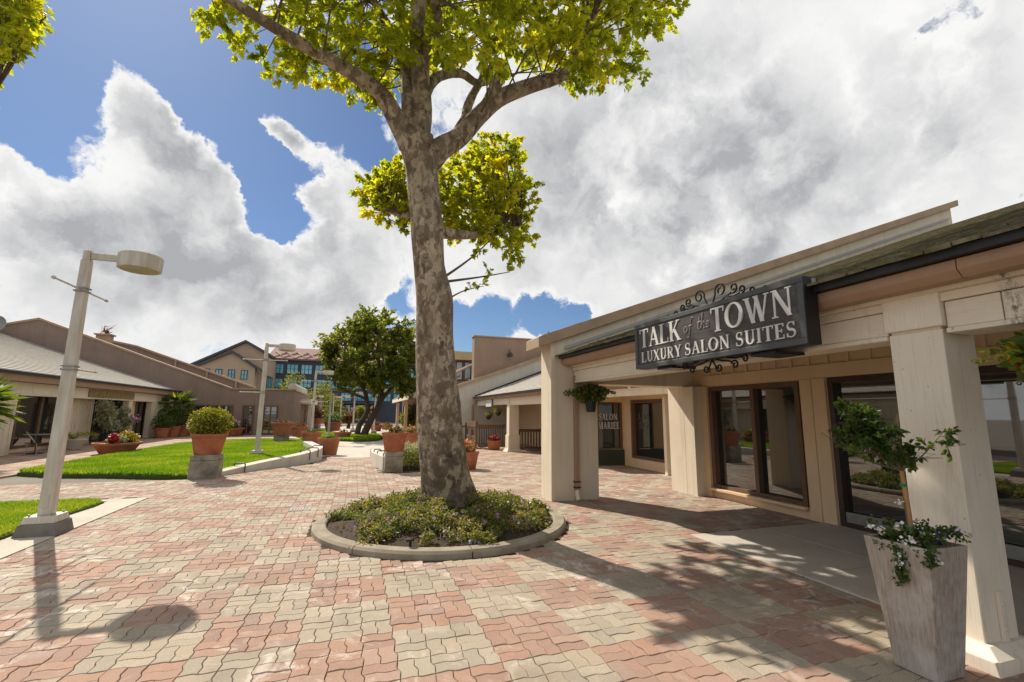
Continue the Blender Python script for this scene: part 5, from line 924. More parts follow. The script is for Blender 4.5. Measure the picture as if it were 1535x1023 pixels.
def salon_sign():
    s = thing('salon_sign', 'black boxed sign reading Talk of the Town Luxury Salon Suites', 'sign', (3.8, 4.26, 2.6))
    x0, x1, y0, y1, z0, z1 = 3.72, 3.90, 2.95, 5.58, 2.305, 2.925
    box('sign_box', 'black', s, x0 + .02, x1, y0, y1, z0, z1)
    box('sign_panel', 'sign', s, x0 + .012, x0 + .0195, y0 + .05, y1 - .05, z0 + .05, z1 - .05, bevel=0)
    f = MB()
    f.box(x0, x0 + .0195, y0, y1, z0, z0 + .055); f.box(x0, x0 + .0195, y0, y1, z1 - .055, z1)
    f.box(x0 + .0005, x0 + .019, y0, y0 + .055, z0 + .055, z1 - .055); f.box(x0 + .0005, x0 + .019, y1 - .055, y1, z0 + .055, z1 - .055)
    fr = f.build('sign_frame', 'signframe', s); fr.modifiers.new('b', 'BEVEL').width = .004
    U, V, N = (0, -1, 0), (0, 0, 1), (-1, 0, 0); X = x0 + .012
    put_text('TALK', (X, y1 - .115, 2.59), U, V, N, .86, .255, 'letter', s, track=.03)
    put_text('TOWN', (X, y1 - 1.49, 2.59), U, V, N, 1.03, .27, 'letter', s, track=.06)
    put_text('LUXURY', (X, y1 - .14, 2.385), U, V, N, .83, .145, 'letter', s)
    put_text('SALON', (X, y1 - 1.04, 2.385), U, V, N, .70, .145, 'letter', s)
    put_text('SUITES', (X, y1 - 1.83, 2.385), U, V, N, .70, .145, 'letter', s)
    o = [[(.28,.30),(.12,.36),(.03,.18),(.10,.02),(.25,.06),(.30,.22),(.24,.33)]]
    f_ = [[(.30,-.28),(.42,-.30),(.52,.10),(.62,.55),(.74,.80),(.84,.76)], [(.44,.34),(.72,.36)]]
    t_ = [[(1.36,.72),(1.22,.2),(1.26,.02),(1.38,.08)], [(1.18,.42),(1.46,.44)]]
    h_ = [[(1.62,.92),(1.44,.02)], [(1.48,.2),(1.62,.38),(1.72,.34),(1.66,.04),(1.78,.06)]]
    e_ = [[(1.86,.16),(2.04,.24),(2.02,.36),(1.90,.32),(1.84,.12),(1.94,.02),(2.08,.12)]]
    for st in (o, f_, t_, h_, e_):
        for q in st: stroke_text([q], (X, y1 - 1.03, 2.66), U, V, N, .205, .0062, 'script', s)
    # wrought iron scrolls above and below
    def spiral(cy, cz, r, a0, turns, sgn=1, n=22): return [(cy + sgn * r * (1 - .72*k/n) * math.cos(R(a0) + turns * 6.283 * k / n), cz + r * (1 - .72*k/n) * math.sin(R(a0) + turns * 6.283 * k / n)) for k in range(n + 1)]
    def scroll(m, pts, x=x0 + .11, r=.0105): m.tube([(x, y, z) for y, z in pts], r, 7)
    top = MB(); yc = y1 - 1.38
    for sg in (1, -1):
        top2 = []
        def S(pts): scroll(top, [(yc + sg * (a), z1 + b) for a, b in pts])
        S([(.03, .0), (.06, .06), (.09, .13)] + spiral(.17, .15, .085, 180, -1.25))
        S([(.10, .0), (.17, .035), (.26, .06), (.33, .09)] + spiral(.36, .13, .055, 250, 1.2))
        S([(.26, .05), (.36, .04), (.44, .055)] + spiral(.47, .085, .05, 230, 1.2))
        S([(.36, .0), (.45, .02), (.55, .015)] + spiral(.60, .04, .045, 220, 1.1))
        S([(.50, .0), (.62, .012), (.72, .0)] + spiral(.76, .02, .035, 220, 1.0))
    top.build('scrollwork', 'iron', s)
    bot = MB(); yc = y1 - 1.36
    for sg in (1, -1):
        def S(pts): scroll(bot, [(yc + sg * a, z0 - b) for a, b in pts])
        S([(.0, .0), (.03, .05), (.06, .09)] + spiral(.10, .10, .05, 200, -1.2))
        S([(.06, .0), (.15, .03), (.24, .04), (.30, .06)] + spiral(.33, .09, .05, 200, 1.2))
        S([(.22, .0), (.34, .02), (.44, .01)] + spiral(.47, .04, .045, 200, 1.1))
    bot.build('scrollwork', 'iron', s)
    box('mount_bracket', 'black', s, 3.80, 4.18, 3.35, 3.65, 2.27, 2.3, bevel=.003)
    box('mount_bracket', 'black', s, 3.80, 4.18, 4.9, 5.2, 2.27, 2.3, bevel=.003)
    box('metal_tab', 'steel', s, 3.83, 3.88, 2.94, 2.949, 2.86, 2.91, bevel=0)
salon_sign()
put_text('SALON', (7.80, 13.9575, 1.50), (1, 0, 0), (0, 0, 1), (0, -1, 0), .70, .20, 'letter', salon_win, .004)
put_text('MARIEE', (7.78, 13.9575, 1.20), (1, 0, 0), (0, 0, 1), (0, -1, 0), .80, .22, 'letter', salon_win, .004)
# ------------------------------------------------------------------ farther buildings
def tiled_roof(parent, x_e, z_e, x_r, z_r, y0, y1, course=.30, mat='tile', t=.035):
    """stepped courses from eave (x_e,z_e) to top (x_r,z_r), one mesh"""
    n = int(math.hypot(x_r - x_e, z_r - z_e) / course); prof = []
    for i in range(n):
        a, b = i / n, (i + 1) / n
        prof += [(x_e + (x_r - x_e)*a, z_e + (z_r - z_e)*a + t), (x_e + (x_r - x_e)*b, z_e + (z_r - z_e)*b + t*.15)]
    prof += [(x_r, z_r - .12), (x_e, z_e - .02)]
    return MB().prism(prof, 'y', y0, y1).build('roof', mat, parent)
def right_arcade():
    b = thing('tiled_arcade_building', 'cream building with pale tiled roof and porch column past the wing wall', 'building', (7, 20, 0))
    fin = MB().prism([(5.45,-.05),(16,-.05),(16,7.0),(5.45,3.12)], 'y', 26.0, 26.5).build('wing_wall', 'white_stucco', b)
    MB().prism([(5.22,3.02),(5.22,3.2),(16.1,7.2),(16.1,7.0)], 'y', 25.88, 26.6).build('parapet_cap', 'cap', fin)
    MB().prism([(6.5,2.62),(6.5,2.70),(15,5.94),(15,5.86)], 'y', 25.93, 25.999).build('flashing', 'gutter', fin)
    tiled_roof(b, 6.36, 2.56, 15, 5.78, 14.2, 25.92, .27)
    MB().prism([(6.34,2.52),(6.34,2.60),(6.42,2.60),(6.42,2.52)], 'y', 14.2, 25.9).build('gutter', 'gutter', b)
    box('fascia_board', 'fascia', b, 6.43, 6.50, 14.2, 25.9, 2.40, 2.555)
    box('beam', 'beam', b, 6.62, 6.90, 20.36, 25.9, 2.10, 2.40); box('beam', 'beam', b, 6.64, 6.90, 14.2, 20.0, 2.06, 2.40)
    p = box('column', 'cream', b, 6.60, 7.06, 19.95, 20.33, .12, 2.42, bevel=.01)
    MB().frustum((6.83, 20.14), (.36, .32), (.27, .24), -.01, .14).build('plinth', 'cream', p); box('base_block', 'cream', p, 6.56, 7.10, 19.91, 20.37, .14, .72, bevel=.01)
    w = MB()
    w.box(9.0, 9.2, 14.2, 15.2, 0, 3.3); w.box(9.0, 9.2, 15.2, 25.99, 2.1, 3.3); w.box(9.0, 9.2, 18.9, 19.3, 0, 2.1); w.box(9.0, 9.2, 22.0, 25.99, 0, 2.1); w.box(9.0, 9.2, 15.2, 18.9, -.01, .2); w.box(9.0, 9.2, 19.3, 22.0, -.01, .2)
    w.build('wall', 'tan_wall', b)
    window(b, 'x', 9.0, 15.21, 18.89, .21, 2.09, -1, (17.0,), .12, 'frame_lt'); window(b, 'x', 9.0, 19.31, 21.99, .21, 2.09, -1, (20.6,), .12, 'frame_lt')
    MB().tube([(6.55,25.8,2.5),(6.45,25.7,2.3),(6.35,25.9,2.1),(6.35,25.92,.1)], .05, 8).build('downspout', 'fascia', b)
    bs = thing('brown_block_building', 'taupe stucco block rising behind the tiled arcade roof', 'building', (10, 29, 0))
    MB().box(6.56, 26, 26.62, 27.2, -.05, 6.25).build('wall', 'farbrown', bs, bevel=.02); box('parapet_cap', 'cap', bs, 6.50, 26.05, 26.56, 27.26, 6.252, 6.33, bevel=.0)
    fl = MB().lathe((8.75, 26.42, 5.10), [(.05, 0), (.17, .02), (.17, .14), (.10, .24), (.03, .28)], 14).build('floodlight', 'frame', bs)
    MB().tube([(8.75, 26.42, 5.36), (8.75, 26.62, 5.6)], .02, 6).build('bracket', 'frame', fl)
    MB().tube([(11.5, 26.9, 6.3), (11.5, 26.9, 6.9)], .05, 8).build('vent_pipe', 'frame', bs)
    u = thing('clerestory_building', 'upper storey with yellow fascia and tall dark windows behind the trunk', 'building', (12, 46, 0))
    MB().box(8.2, 22, 45.2, 55, 0, 6.9).build('wall', 'farbrown', u); box('fascia_board', 'yellow', u, 7.7, 22.5, 44.6, 55.5, 6.92, 7.75)
    for k in range(5): window(u, 'y', 45.2, 8.4 + k*.85, 9.15 + k*.85, 4.9, 6.8, -1, (), .09, 'frame', solid=True)
    # patio with rails, sign and baskets
    g = thing('patio_gate', 'brown timber patio gate and rail beside the cream column', 'gate', (5.9, 22.4, 0))
    for y0, y1 in ((22.95, 23.9), (21.95, 22.9)):
        for yy in (y0, y1 - .07): box('post', 'brownwood', g, 5.55, 5.63, yy, yy + .07, 0, 1.0)
        for z in (.08, .5, .9): box('rail', 'brownwood', g, 5.56, 5.62, y0 + .071, y1 - .071, z, z + .09)
        for k in range(8): box('slat', 'brownwood', g, 5.565, 5.595, y0 + .09 + k*.097, y0 + .17 + k*.097, .171, .498, bevel=0)
    box('top_board', 'brownwood', g, 5.53, 5.65, 21.9, 23.95, 1.0, 1.28)
    f = thing('patio_rail', 'dark brown railing running back from the column under the arcade', 'railing', (7.4, 20, 0))
    box('top_rail', 'brownwood', f, 7.1, 8.95, 20.1, 20.2, .86, .98); box('bottom_rail', 'brownwood', f, 7.1, 8.95, 20.12, 20.18, .1, .18)
    for k in range(13): box('baluster', 'brownwood', f, 7.14 + k*.14, 7.19 + k*.14, 20.13, 20.17, .181, .859, bevel=0)
    f2 = thing('patio_rail', 'brown balustrade with dark balusters between gate and column', 'railing', (6.2, 21.2, 0))
    box('top_rail', 'brownwood', f2, 5.66, 7.0, 21.82, 21.92, .95, 1.15); box('bottom_rail', 'brownwood', f2, 5.66, 7.0, 21.84, 21.9, .08, .16)
    for k in range(11): box('baluster', 'frame', f2, 5.72 + k*.115, 5.75 + k*.115, 21.85, 21.88, .161, .949, bevel=0)
    hr = thing('handrail', 'thin dark sloping handrail at the steps beside the trunk', 'handrail', (5.0, 22.8, 0))
    MB().tube([(4.1, 22.6, .62), (5.1, 23.2, .98), (5.45, 23.4, 1.05)], .03, 8).build('rail', 'frame', hr); MB().tube([(5.40, 23.37, 0), (5.40, 23.37, 1.2)], .035, 8).build('post', 'frame', hr)
    hs = thing('porch_sign', 'small white hanging sign under the distant porch eave', 'sign', (6.5, 23.2, 2.2))
    box('board', 'letter', hs, 6.50, 6.54, 22.6, 23.6, 2.02, 2.38); MB().tube([(6.52, 22.8, 2.38), (6.52, 22.8, 2.5)], .012, 5).tube([(6.52, 23.4, 2.38), (6.52, 23.4, 2.5)], .012, 5).build('hanger', 'frame', hs)
    for i, (x, y, z, lab) in enumerate(((6.75, 23.9, 1.55, 'left one of two small hanging baskets on the far porch'), (6.75, 22.2, 1.75, 'right one of two small hanging baskets on the far porch'))):
        h = thing('hanging_basket', lab, 'hanging basket', (x, y, z), 'hanging baskets on the far porch')
        MB().lathe((x, y, z - .2), [(.05, 0), (.13, .08), (.16, .18)], 14).build('pot', 'soil', h); MB().tube([(x, y, z), (x, y, 2.4)], .008, 5).build('chain', 'steel', h)
        P, d = ball_points((x, y, z + .05), (.26, .26, .17), 150, .4); leaves('foliage', P, .09, 'leaf_yel', h)
    pot((6.3, 21.3, 0), .26, .42, 'small terracotta pot of red flowers in front of the balustrade', [('leaf_dark', 120, .3, .2, .09), ], ('red', 60, .28, .25))
def end_right():
    b = thing('distant_shop_row', 'brown shop row with pale overhanging eave behind the leaning tree', 'building', (5, 40, 0))
    tiled_roof(b, 3.6, 3.0, 8.6, 5.6, 29.2, 50, .5, 'farbrown'); box('fascia_board', 'beam', b, 3.62, 3.8, 29.2, 50, 2.66, 2.98)
    w = MB().box(4.7, 5.0, 29.3, 50, 0, 3.3).build('wall', 'farbrown', b)
    for k in range(6): window(b, 'x', 4.7, 30 + k*3.2, 32.4 + k*3.2, .3, 2.4, -1, (31.2 + k*3.2,), .1, 'frame', solid=True)
    for k in range(3): box('post', 'tan_wall', b, 3.85, 4.1, 31 + k*8, 31.3 + k*8, 0, 2.659)
    lw = MB().box(2.0, 3.4, 28.2, 28.7, 0, .75).build('low_planter_wall', 'farbrown', loc=(2.7, 28.4, 0)); tag(lw, 'low brown planter wall at the foot of the distant shop row', 'wall')
def left_building():
    b = thing('florist_building', 'cream board building with pale tiled roof across the lawn', 'building', (-12, 28, 0))
    tiled_roof(b, -11.55, 2.98, -22.3, 6.66, 14, 37.95, .27)
    MB().prism([(-11.50,2.93),(-11.50,3.03),(-11.58,3.03),(-11.58,2.93)], 'y', 14, 37.95).build('gutter', 'gutter', b)
    box('fascia_board', 'fascia', b, -11.68, -11.60, 14, 37.95, 2.68, 2.94)
    box('beam', 'beam', b, -12.25, -11.95, 14, 34.95, 2.24, 2.67); box('beam_trim', 'beam', b, -12.3, -11.90, 22.3, 34.9, 2.19, 2.238)
    m = MB(); strip_wall(m, (-11.96, 22.3), (-11.96, 14), 0, 2.236, .3); m.build('pier_wall', 'cream', b)
    m = MB(); strip_wall(m, (-11.96, 37.95), (-11.96, 34.96), 0, 2.66, .3); m.build('end_wall', 'cream', b)
    m = MB(); strip_wall(m, (-12.42, 28.75), (-12.42, 26.2), 0, 2.66, .2, .22); m.build('panel_wall', 'cream', b)
    w = MB(); w.box(-12.7, -12.401, 22.3, 23.1, 0, 2.66); w.box(-12.7, -12.401, 23.1, 26.18, 2.3, 2.66); w.box(-12.7, -12.401, 23.1, 26.18, 0, .15); w.box(-12.7, -12.401, 28.77, 34.9, 2.3, 2.66); w.box(-12.7, -12.401, 32.1, 33.3, 0, 2.3)
    w.build('recess_wall', 'tan_wall', b)
    window(b, 'x', -12.4, 23.12, 26.16, .16, 2.29, 1, (24.6,), .12, 'frame_lt'); window(b, 'x', -12.4, 28.8, 32.08, .1, 2.29, 1, (30.5,), .1, 'frame')
    d = window(b, 'x', -12.4, 33.32, 34.88, .05, 2.29, 1, (34.1,), .12, 'frame_lt', name='glass_door')
    box('post', 'cream', b, -12.25, -11.95, 31.3, 31.75, 0, 2.188); box('post', 'cream', b, -12.25, -11.95, 34.4, 34.94, 0, 2.188); box('post', 'beam', b, -12.22, -11.98, 25.35, 25.6, 0, 2.188)
    s = thing('florist_sign', 'weathered gold script signboard on the beam across the lawn', 'sign', (-11.9, 29.3, 2.4))
    box('board', 'signboard', s, -11.94, -11.90, 27.0, 31.7, 2.27, 2.62)
    rs = random.Random(3); y = 27.9
    for wd in (2, 5, 4):   # illegible script strokes
        for k in range(wd):
            h = rs.uniform(.13, .24); st = [[(0, 0), (.03, h), (.08, h*.6), (.12, .02), (.18, h*.5)], [(0, h*.5), (.06, h*.6), (.10, .0), (.16, .02)], [(0, .0), (.02, h), (.10, h*.9), (.08, .3*h), (.17, .0)]][rs.randrange(3)]
            stroke_text([st], (-11.899, y, 2.34), (0, 1, 0), (0, 0, 1), (1, 0, 0), 1.0, .014, 'goldpaint', s); y += .25
        y += .17
    fin = MB().prism([(-23,-.05),(-4.4,-.05),(-4.4,3.25),(-8.5,3.22),(-20,7.5),(-23,6.6)], 'y', 38.0, 38.5)
    t = thing('brown_gable_building', 'brown stucco building with long sloping parapet beyond the florist', 'building', (-9, 40, 0))
    fw = fin.build('gable_wall', 'brown', t)
    MB().prism([(-4.3,3.25),(-4.3,3.36),(-8.52,3.33),(-20,7.62),(-23,6.74),(-23,6.6),(-20,7.48),(-8.5,3.22)], 'y', 37.93, 38.56).build('parapet_cap', 'cap', fw)
    MB().box(-9.5, -4.4, 38.501, 50, -.05, 3.2).build('wing', 'brown', t); box('roof_edge', 'cap', t, -9.5, -4.34, 38.56, 50.1, 3.21, 3.30)
    for a, c in ((-10.7, -8.3), (-7.7, -6.95), (-6.35, -5.4)): window(t, 'y', 38.0, a, c, .05 if a > -8 else .3, 2.1, -1, ((a + c) / 2,), .09, 'frame_lt', bars=(.7, 1.2, 1.65) if a > -8 else (), solid=True)
    arch = [(-4.9, 3.3)] + [(-4.62 + .28*math.cos(R(a)), 3.55 + .28*math.sin(R(a))) for a in range(180, -1, -20)] + [(-4.34, 3.3)]
    MB().prism(arch, 'y', 38.56, 47).build('barrel_parapet', 'white_stucco', t)
    MB().box(-4.4, -3.6, 43.0, 50, 2.35, 2.75).build('side_canopy', 'beam', t); box('post', 'beam', t, -3.9, -3.65, 44.0, 44.3, 0, 2.349); box('post', 'beam', t, -3.9, -3.65, 47.5, 47.8, 0, 2.349)
    MB().box(-4.4, -3.4, 50.1, 54, -.05, 2.95).build('end_block', 'brown', t)
    r = thing('rear_parapet_building', 'second brown sloping parapet behind the first brown gable', 'building', (-12, 43, 0))
    rw = MB().prism([(-24,0),(-8.0,0),(-8.0,3.55),(-16.2,6.45),(-18.5,6.9),(-24,5)], 'y', 42.5, 43).build('gable_wall', 'brown', r)
    MB().prism([(-7.9,3.52),(-7.9,3.66),(-16.2,6.60),(-18.5,7.05),(-18.5,6.9),(-16.2,6.45)], 'y', 42.4, 43.1).build('parapet_cap', 'cap', rw)
    for x in (-9.3, -11.4, -13.6): MB().box(x, x + .12, 42.3, 42.42, 3.7 + (-8 - x)*.355 - .75, 3.56 + (-8 - x)*.355).build('fin_post', 'cap', rw)
    ch = thing('roof_vent', 'small tan chimney box standing on the brown sloping parapet', 'chimney', (-17.2, 40, 6.4))
    box('stack', 'cap', ch, -17.6, -16.8, 39.6, 40.2, 5.9, 6.9); box('cap_slab', 'cap', ch, -17.7, -16.7, 39.5, 40.3, 6.902, 7.0)
    P, d = ball_points((-17.2, 39.9, 7.25), (.35, .3, .35), 30, .2); leaves('dry_twigs', P, .5, 'leaf_red', ch, 'needle')
    sd = thing('satellite_dish', 'grey satellite dish at the far left roof edge', 'satellite dish', (-21.7, 37.5, 6.5))
    m = MB().lathe((0, 0, 0), [(.02, 0), (.28, .03), (.48, .12), (.50, .14), (.28, .05), (.03, .02)], 22); m.v = [(-21.7 + x, 37.4 - z - .0, 7.0 + y) for x, y, z in m.v]; m.build('dish', 'steel', sd); MB().tube([(-21.7, 37.5, 6.3), (-21.7, 37.42, 7.0)], .04, 8).build('mast', 'steel', sd)
def far_buildings():
    g = thing('tan_gable_building', 'tan gabled building with small blue windows on the left skyline', 'building', (-17, 80, 0))
    MB().prism([(-22.6,0),(-12.9,0),(-12.9,10.0),(-16,11.75),(-22.6,8.0)], 'y', 77, 92).build('main_wall', 'peach', g)
    MB().prism([(-23.0,7.8),(-16,11.8),(-12.6,9.9),(-12.6,10.25),(-16,12.15),(-23.0,8.15)], 'y', 76.5, 92.5).build('roof', 'signframe', g)
    MB().prism([(-21.5,0),(-14.1,0),(-14.1,7.85),(-17.2,9.95),(-21.5,7.7)], 'y', 75, 76.99).build('front_wall', 'peach', g)
    MB().prism([(-21.9,7.5),(-17.2,9.95),(-13.0,7.2),(-13.0,7.55),(-17.2,10.3),(-21.9,7.85)], 'y', 74.6, 76.45).build('front_roof', 'signframe', g)
    for x in (-20.2, -18.65, -17.05, -15.44): window(g, 'y', 75, x - .42, x + .42, 6.2, 7.55, -1, (x,), .10, 'signframe', glass='cyan', bars=(6.9,), solid=True)
    window(g, 'x', -12.9, 77.5, 82, 4.5, 7.0, 1, (79, 80.5), .15, 'signframe', glass='cyan', solid=True)
    b = thing('blue_office_building', 'slate blue office block with rows of cyan windows in the distance', 'building', (-4, 90, 0))
    MB().box(-14.2, 12, 85, 100, -.05, 10.2).build('wall', 'blue', b)
    MB().prism([(84.6,10.2),(84.6,10.5),(92,13.2),(100,10.4),(100,10.2)], 'x', -14.4, 12.4).build('roof', 'diamond', b)
    rt = b.children[-1]
    for k in range(6):
        x = -13.6 + k * 3.4
        MB().tube([(x, 84.75, 10.62), (x + 1.7, 88.0, 11.85), (x + 3.4, 84.75, 10.62)], .16, 4, square=True).build('roof_lattice', 'peach', rt); MB().tube([(x, 88.2, 11.95), (x + 1.7, 84.72, 10.6), (x + 3.4, 88.2, 11.95)], .15, 4, square=True).build('roof_lattice', 'peach', rt)
    for r, (z0, z1) in enumerate(((7.95, 9.6), (5.7, 7.15), (3.6, 5.0))):
        for k in range(11):
            x = -13.5 + k * 2.2
            if r == 2 and k < 5: continue
            window(b, 'y', 85, x, x + 1.78, z0, z1, -1, (x + .6, x + 1.2), .08, 'blue', glass='cyan', bars=((z0 + z1)/2,), solid=True)
    box('entrance_canopy', 'blue', b, -4.5, 4.5, 83.4, 84.99, 3.1, 3.4); window(b, 'y', 85, -3.6, 3.6, .1, 3.0, -1, (-2.2, -.8, .8, 2.2), .12, 'frame', solid=True)
    p = thing('pyramid_roof_tower', 'pointed yellowish tower roof showing above the leaning tree', 'tower', (2.0, 92, 0))
    MB().box(-1.6, 5.2, 101, 107, 0, 15.5).build('tower_wall', 'peach', p); MB().add([(-2.2,100.4,15.5),(5.8,100.4,15.5),(5.8,107.6,15.5),(-2.2,107.6,15.5),(1.8,104,22.6)], [(0,1,4),(1,2,4),(2,3,4),(3,0,4),(3,2,1,0)]).build('roof', 'yellow', p)
# ------------------------------------------------------------------ street furniture and plants
def lamp(label, base, bars='y', low=(0, 1), plinth=True, hh=4.0, group='white lamp posts along the plaza'):
    x, y, z = base; t = thing('lamp_post', label, 'lamp post', base, group)
    if plinth:
        f = MB().frustum((x, y), (.235, .235), (.20, .20), z - .02, z + .16).build('footing', 'darkconcrete', t, bevel=.012)
        MB().frustum((x, y), (.185, .185), (.165, .165), z + .161, z + .25).build('base_cap', 'lamp', t, bevel=.008)
    MB().frustum((x, y), (.074, .074), (.056, .056), z + .252, z + hh - .12).build('pole', 'lamp', t, bevel=.008)
    if plinth:
        box('access_plate', 'lamp', t, x - .035, x + .035, y - .0815, y - .0735, z + .34, z + .52, bevel=.003)
        for sx in (-1, 1):
            for sy in (-1, 1): MB().tube([(x + sx*.125, y + sy*.125, z + .25), (x + sx*.125, y + sy*.125, z + .275)], .013, 6).build('anchor_bolt', 'steel', t)
    a = MB().frustum((x, y), (.047, .047), (.043, .043), z + hh - .119, z + hh + .03).box(x + .0475, x + .40, y - .03, y + .03, z + hh - .10, z + hh - .0).build('arm', 'lamp', t, bevel=.005)
    hx = x + .66
    h = MB().lathe((hx, y, z + hh - .20), [(.265, 0), (.275, .005), (.285, .20), (.27, .225), (.02, .23)], 36).build('lamp_head', 'lamp', t)
    MB().lathe((hx, y, z + hh - .215), [(.2, 0), (.235, .006), (.24, .014)], 32).build('lens', 'lens', h)
    for i, (zz, (lo, hi)) in enumerate(((3.42, (-1, 1)), (2.26, low))):
        zz *= hh / 4.0; m = MB(); L = .68
        for s in (lo, hi):
            if not s: continue
            e = (x, y + s*L, z + zz) if bars == 'y' else (x + s*L, y, z + zz); i0 = (x, y + s*.07, z + zz) if bars == 'y' else (x + s*.07, y, z + zz)
            m.tube([i0, e], .013, 8); m.tube([Vector(e) * 1.0 - Vector((0, 0, 0)), Vector(e) + (Vector((0, s*.03, 0)) if bars == 'y' else Vector((s*.03, 0, 0)))], .024, 8)
        m.build('banner_arm', 'lamp', t); MB().frustum((x, y), (.078, .078), (.077, .077), z + zz - .03, z + zz - .01).frustum((x, y), (.078, .078), (.077, .077), z + zz + .02, z + zz + .04).build('clamp_band', 'steel', t)
    return t
lamp('nearest white lamp post standing at the corner of the near lawn', (-3.93, 8.30, 0), 'y', (0, 1))
lamp('white lamp post on the low curved wall of the far lawn', (-3.12, 18.2, .10), 'x', (-1, 0), hh=3.95)
lamp('white lamp post beyond the terracotta pots in mid distance', (-2.2, 27.9, 0), 'x', (-1, 1), hh=3.95)
lamp('white lamp post with its base behind the two rim pots', (-1.64, 34.4, 0), 'x', (-1, 1), hh=3.7)
lamp('white lamp post just right of the leaning tree trunk', (1.52, 39.4, 0), 'x', (0, 0), hh=3.55)
lamp('white lamp post partly hidden by the leaning tree foliage', (-.1, 42.2, 0), 'x', (0, 0), hh=3.4)
for x, y, lab in ((-4.6, 60, 'tiny pale lamp post farthest left before the blue office'), (-2.6, 62, 'tiny pale lamp post in the middle before the blue office'), (-1.6, 58, 'tiny pale lamp post on the right before the blue office')): lamp(lab, (x, y, 0), 'x', (0, 0), True, 3.6)

def pot(loc, r, h, label, foliage, flowers=None, group=None, mat='terracotta', flare=1.32, rim=True):
    """tapered pot with rim, soil and plants: foliage = [(mat, n, spread, height, leaf size)], flowers = (mat, n, spread, height)"""
    x, y, z = loc; t = thing('potted_plant', label, 'potted plant', loc, group); rt = r * flare
    prof = [(r * .96, 0), (r, .01), (rt * .97, h * .84)] + ([(rt * 1.05, h * .86), (rt * 1.06, h)] if rim else [(rt, h)]) + [(rt * .93, h), (rt * .9, h * .9), (.02, h * .9)]
    p = MB().lathe(loc, prof, 30).build('pot', mat, t)
    MB().lathe((x, y, z + h * .9), [(rt * .9, .0), (rt * .6, .02), (.02, .03)], 18).build('soil', 'soil', t)
    for m, n, sp, hg, sz in foliage:
        P, d = ball_points((x, y, z + h + hg * .38), (sp, sp, hg * .62), n, .45); P = P[P[:, 2] > z + h * .82]; leaves('foliage', P, sz, m, t, 'oval', .5, (P - np.array([x, y, z + h])) + .01)
        st = MB()
        for k in range(9):
            a = k * 2.4; st.tube([(x + .3*r*math.cos(a), y + .3*r*math.sin(a), z + h*.88), (x + sp*.45*math.cos(a), y + sp*.45*math.sin(a), z + h + hg*.5)], [.010, .004], 4, False)
        st.build('stems', 'twig', t, kind='stuff')
    if flowers:
        m, n, sp, hg = flowers; P, d = ball_points((x, y, z + h + hg * .4), (sp, sp, hg * .6), n, .8); P = P[P[:, 2] > z + h]; Q = np.repeat(P, 5, 0) + RNG.normal(0, .018, (len(P)*5, 3)); leaves('flowers', Q, .045, m, t, 'petal', .6, kind='stuff')
    return t
def pedestal(loc, w, h, label, parts=2):
    x, y, z = loc; t = thing('pedestal', label, 'pedestal', loc, 'stone pedestals under the terracotta pots')
    MB().frustum((x, y), (w*.5, w*.5), (w*.49, w*.49), z - .02, z + h*.76).build('block', 'stone', t, bevel=.02); MB().frustum((x, y), (w*.485, w*.485), (w*.475, w*.475), z + h*.765, z + h).build('top_slab', 'stone', t, bevel=.015)
pedestal((-3.52, 13.95, 0), .62, .58, 'rough stone pedestal at the corner of the far lawn')
pot((-3.52, 13.95, .58), .30, .52, 'big terracotta pot with golden green shrub on the lawn corner pedestal', [('leaf_yel', 2600, .50, .66, .08)])
pedestal((1.14, 14.15, 0), .52, .56, 'stone pedestal at the end of the white bench wall')
pot((1.14, 14.15, .56), .27, .54, 'terracotta pot of low succulents on the bench wall pedestal', [('leaf_red', 160, .22, .18, .07), ('leaf_cover', 80, .3, .2, .07)], flare=1.30)
pot((3.32, 14.1, 0), .27, .52, 'terracotta pot of orange flowers just right of the tree trunk', [('leaf_yel', 200, .26, .26, .08)], ('orange', 90, .26, .36), flare=1.3)
pot((2.9, 15.6, 0), .22, .55, 'small terracotta pot with salmon blooms half hidden behind trunk', [('leaf_cover', 120, .2, .3, .07)], ('orange', 110, .22, .5))
pot((-.90, 19.9, 0), .30, .66, 'tall terracotta pot at the tip of the curved wall', [('leaf_dark', 60, .25, .1, .08)])
pot((-1.75, 22.4, 0), .30, .80, 'terracotta pot left of the tall pot by the curved wall', [('leaf_dark', 60, .25, .1, .08)])
pedestal((-3.45, 26.2, 0), .66, .5, 'stone pedestal by the brown building corner')
pot((-3.45, 26.2, .5), .38, .62, 'wide terracotta pot on the pedestal by the brown building', [('leaf_red', 120, .36, .16, .09)])
pot((-2.9, 28.6, .3), .32, .55, 'terracotta pot with rust coloured plant behind the wide pot', [('leaf_red', 160, .4, .3, .09)])
pot((-.62, 30.0, 0), .36, .48, 'low terracotta pot beside the grass island', [('leaf_red', 80, .3, .15, .09)])
pot((-1.6, 39.5, .2), .5, .7, 'distant terracotta pot with leafy plant near the lamp posts', [('leaf_dark', 300, .8, .8, .2)])
pot((-3.3, 47, .6), .5, .5, 'distant terracotta pot with rusty rounded shrub', [('leaf_red', 420, .75, 1.0, .2)])
pot((2.25, 19.8, 0), .20, .85, 'slim terracotta pot with pale blossoms left of the trunk', [('leaf_yel', 110, .25, .3, .08)], ('orange', 40, .22, .3))
pot((3.1, 48.5, 0), .45, .5, 'distant square looking terracotta pot on the path', [('leaf_dark', 80, .4, .2, .15)])
pot((1.9, 44.5, 0), .42, .55, 'distant terracotta pot with red flowers beside the leaning tree', [('leaf_dark', 120, .4, .3, .14)], ('red', 60, .4, .4))
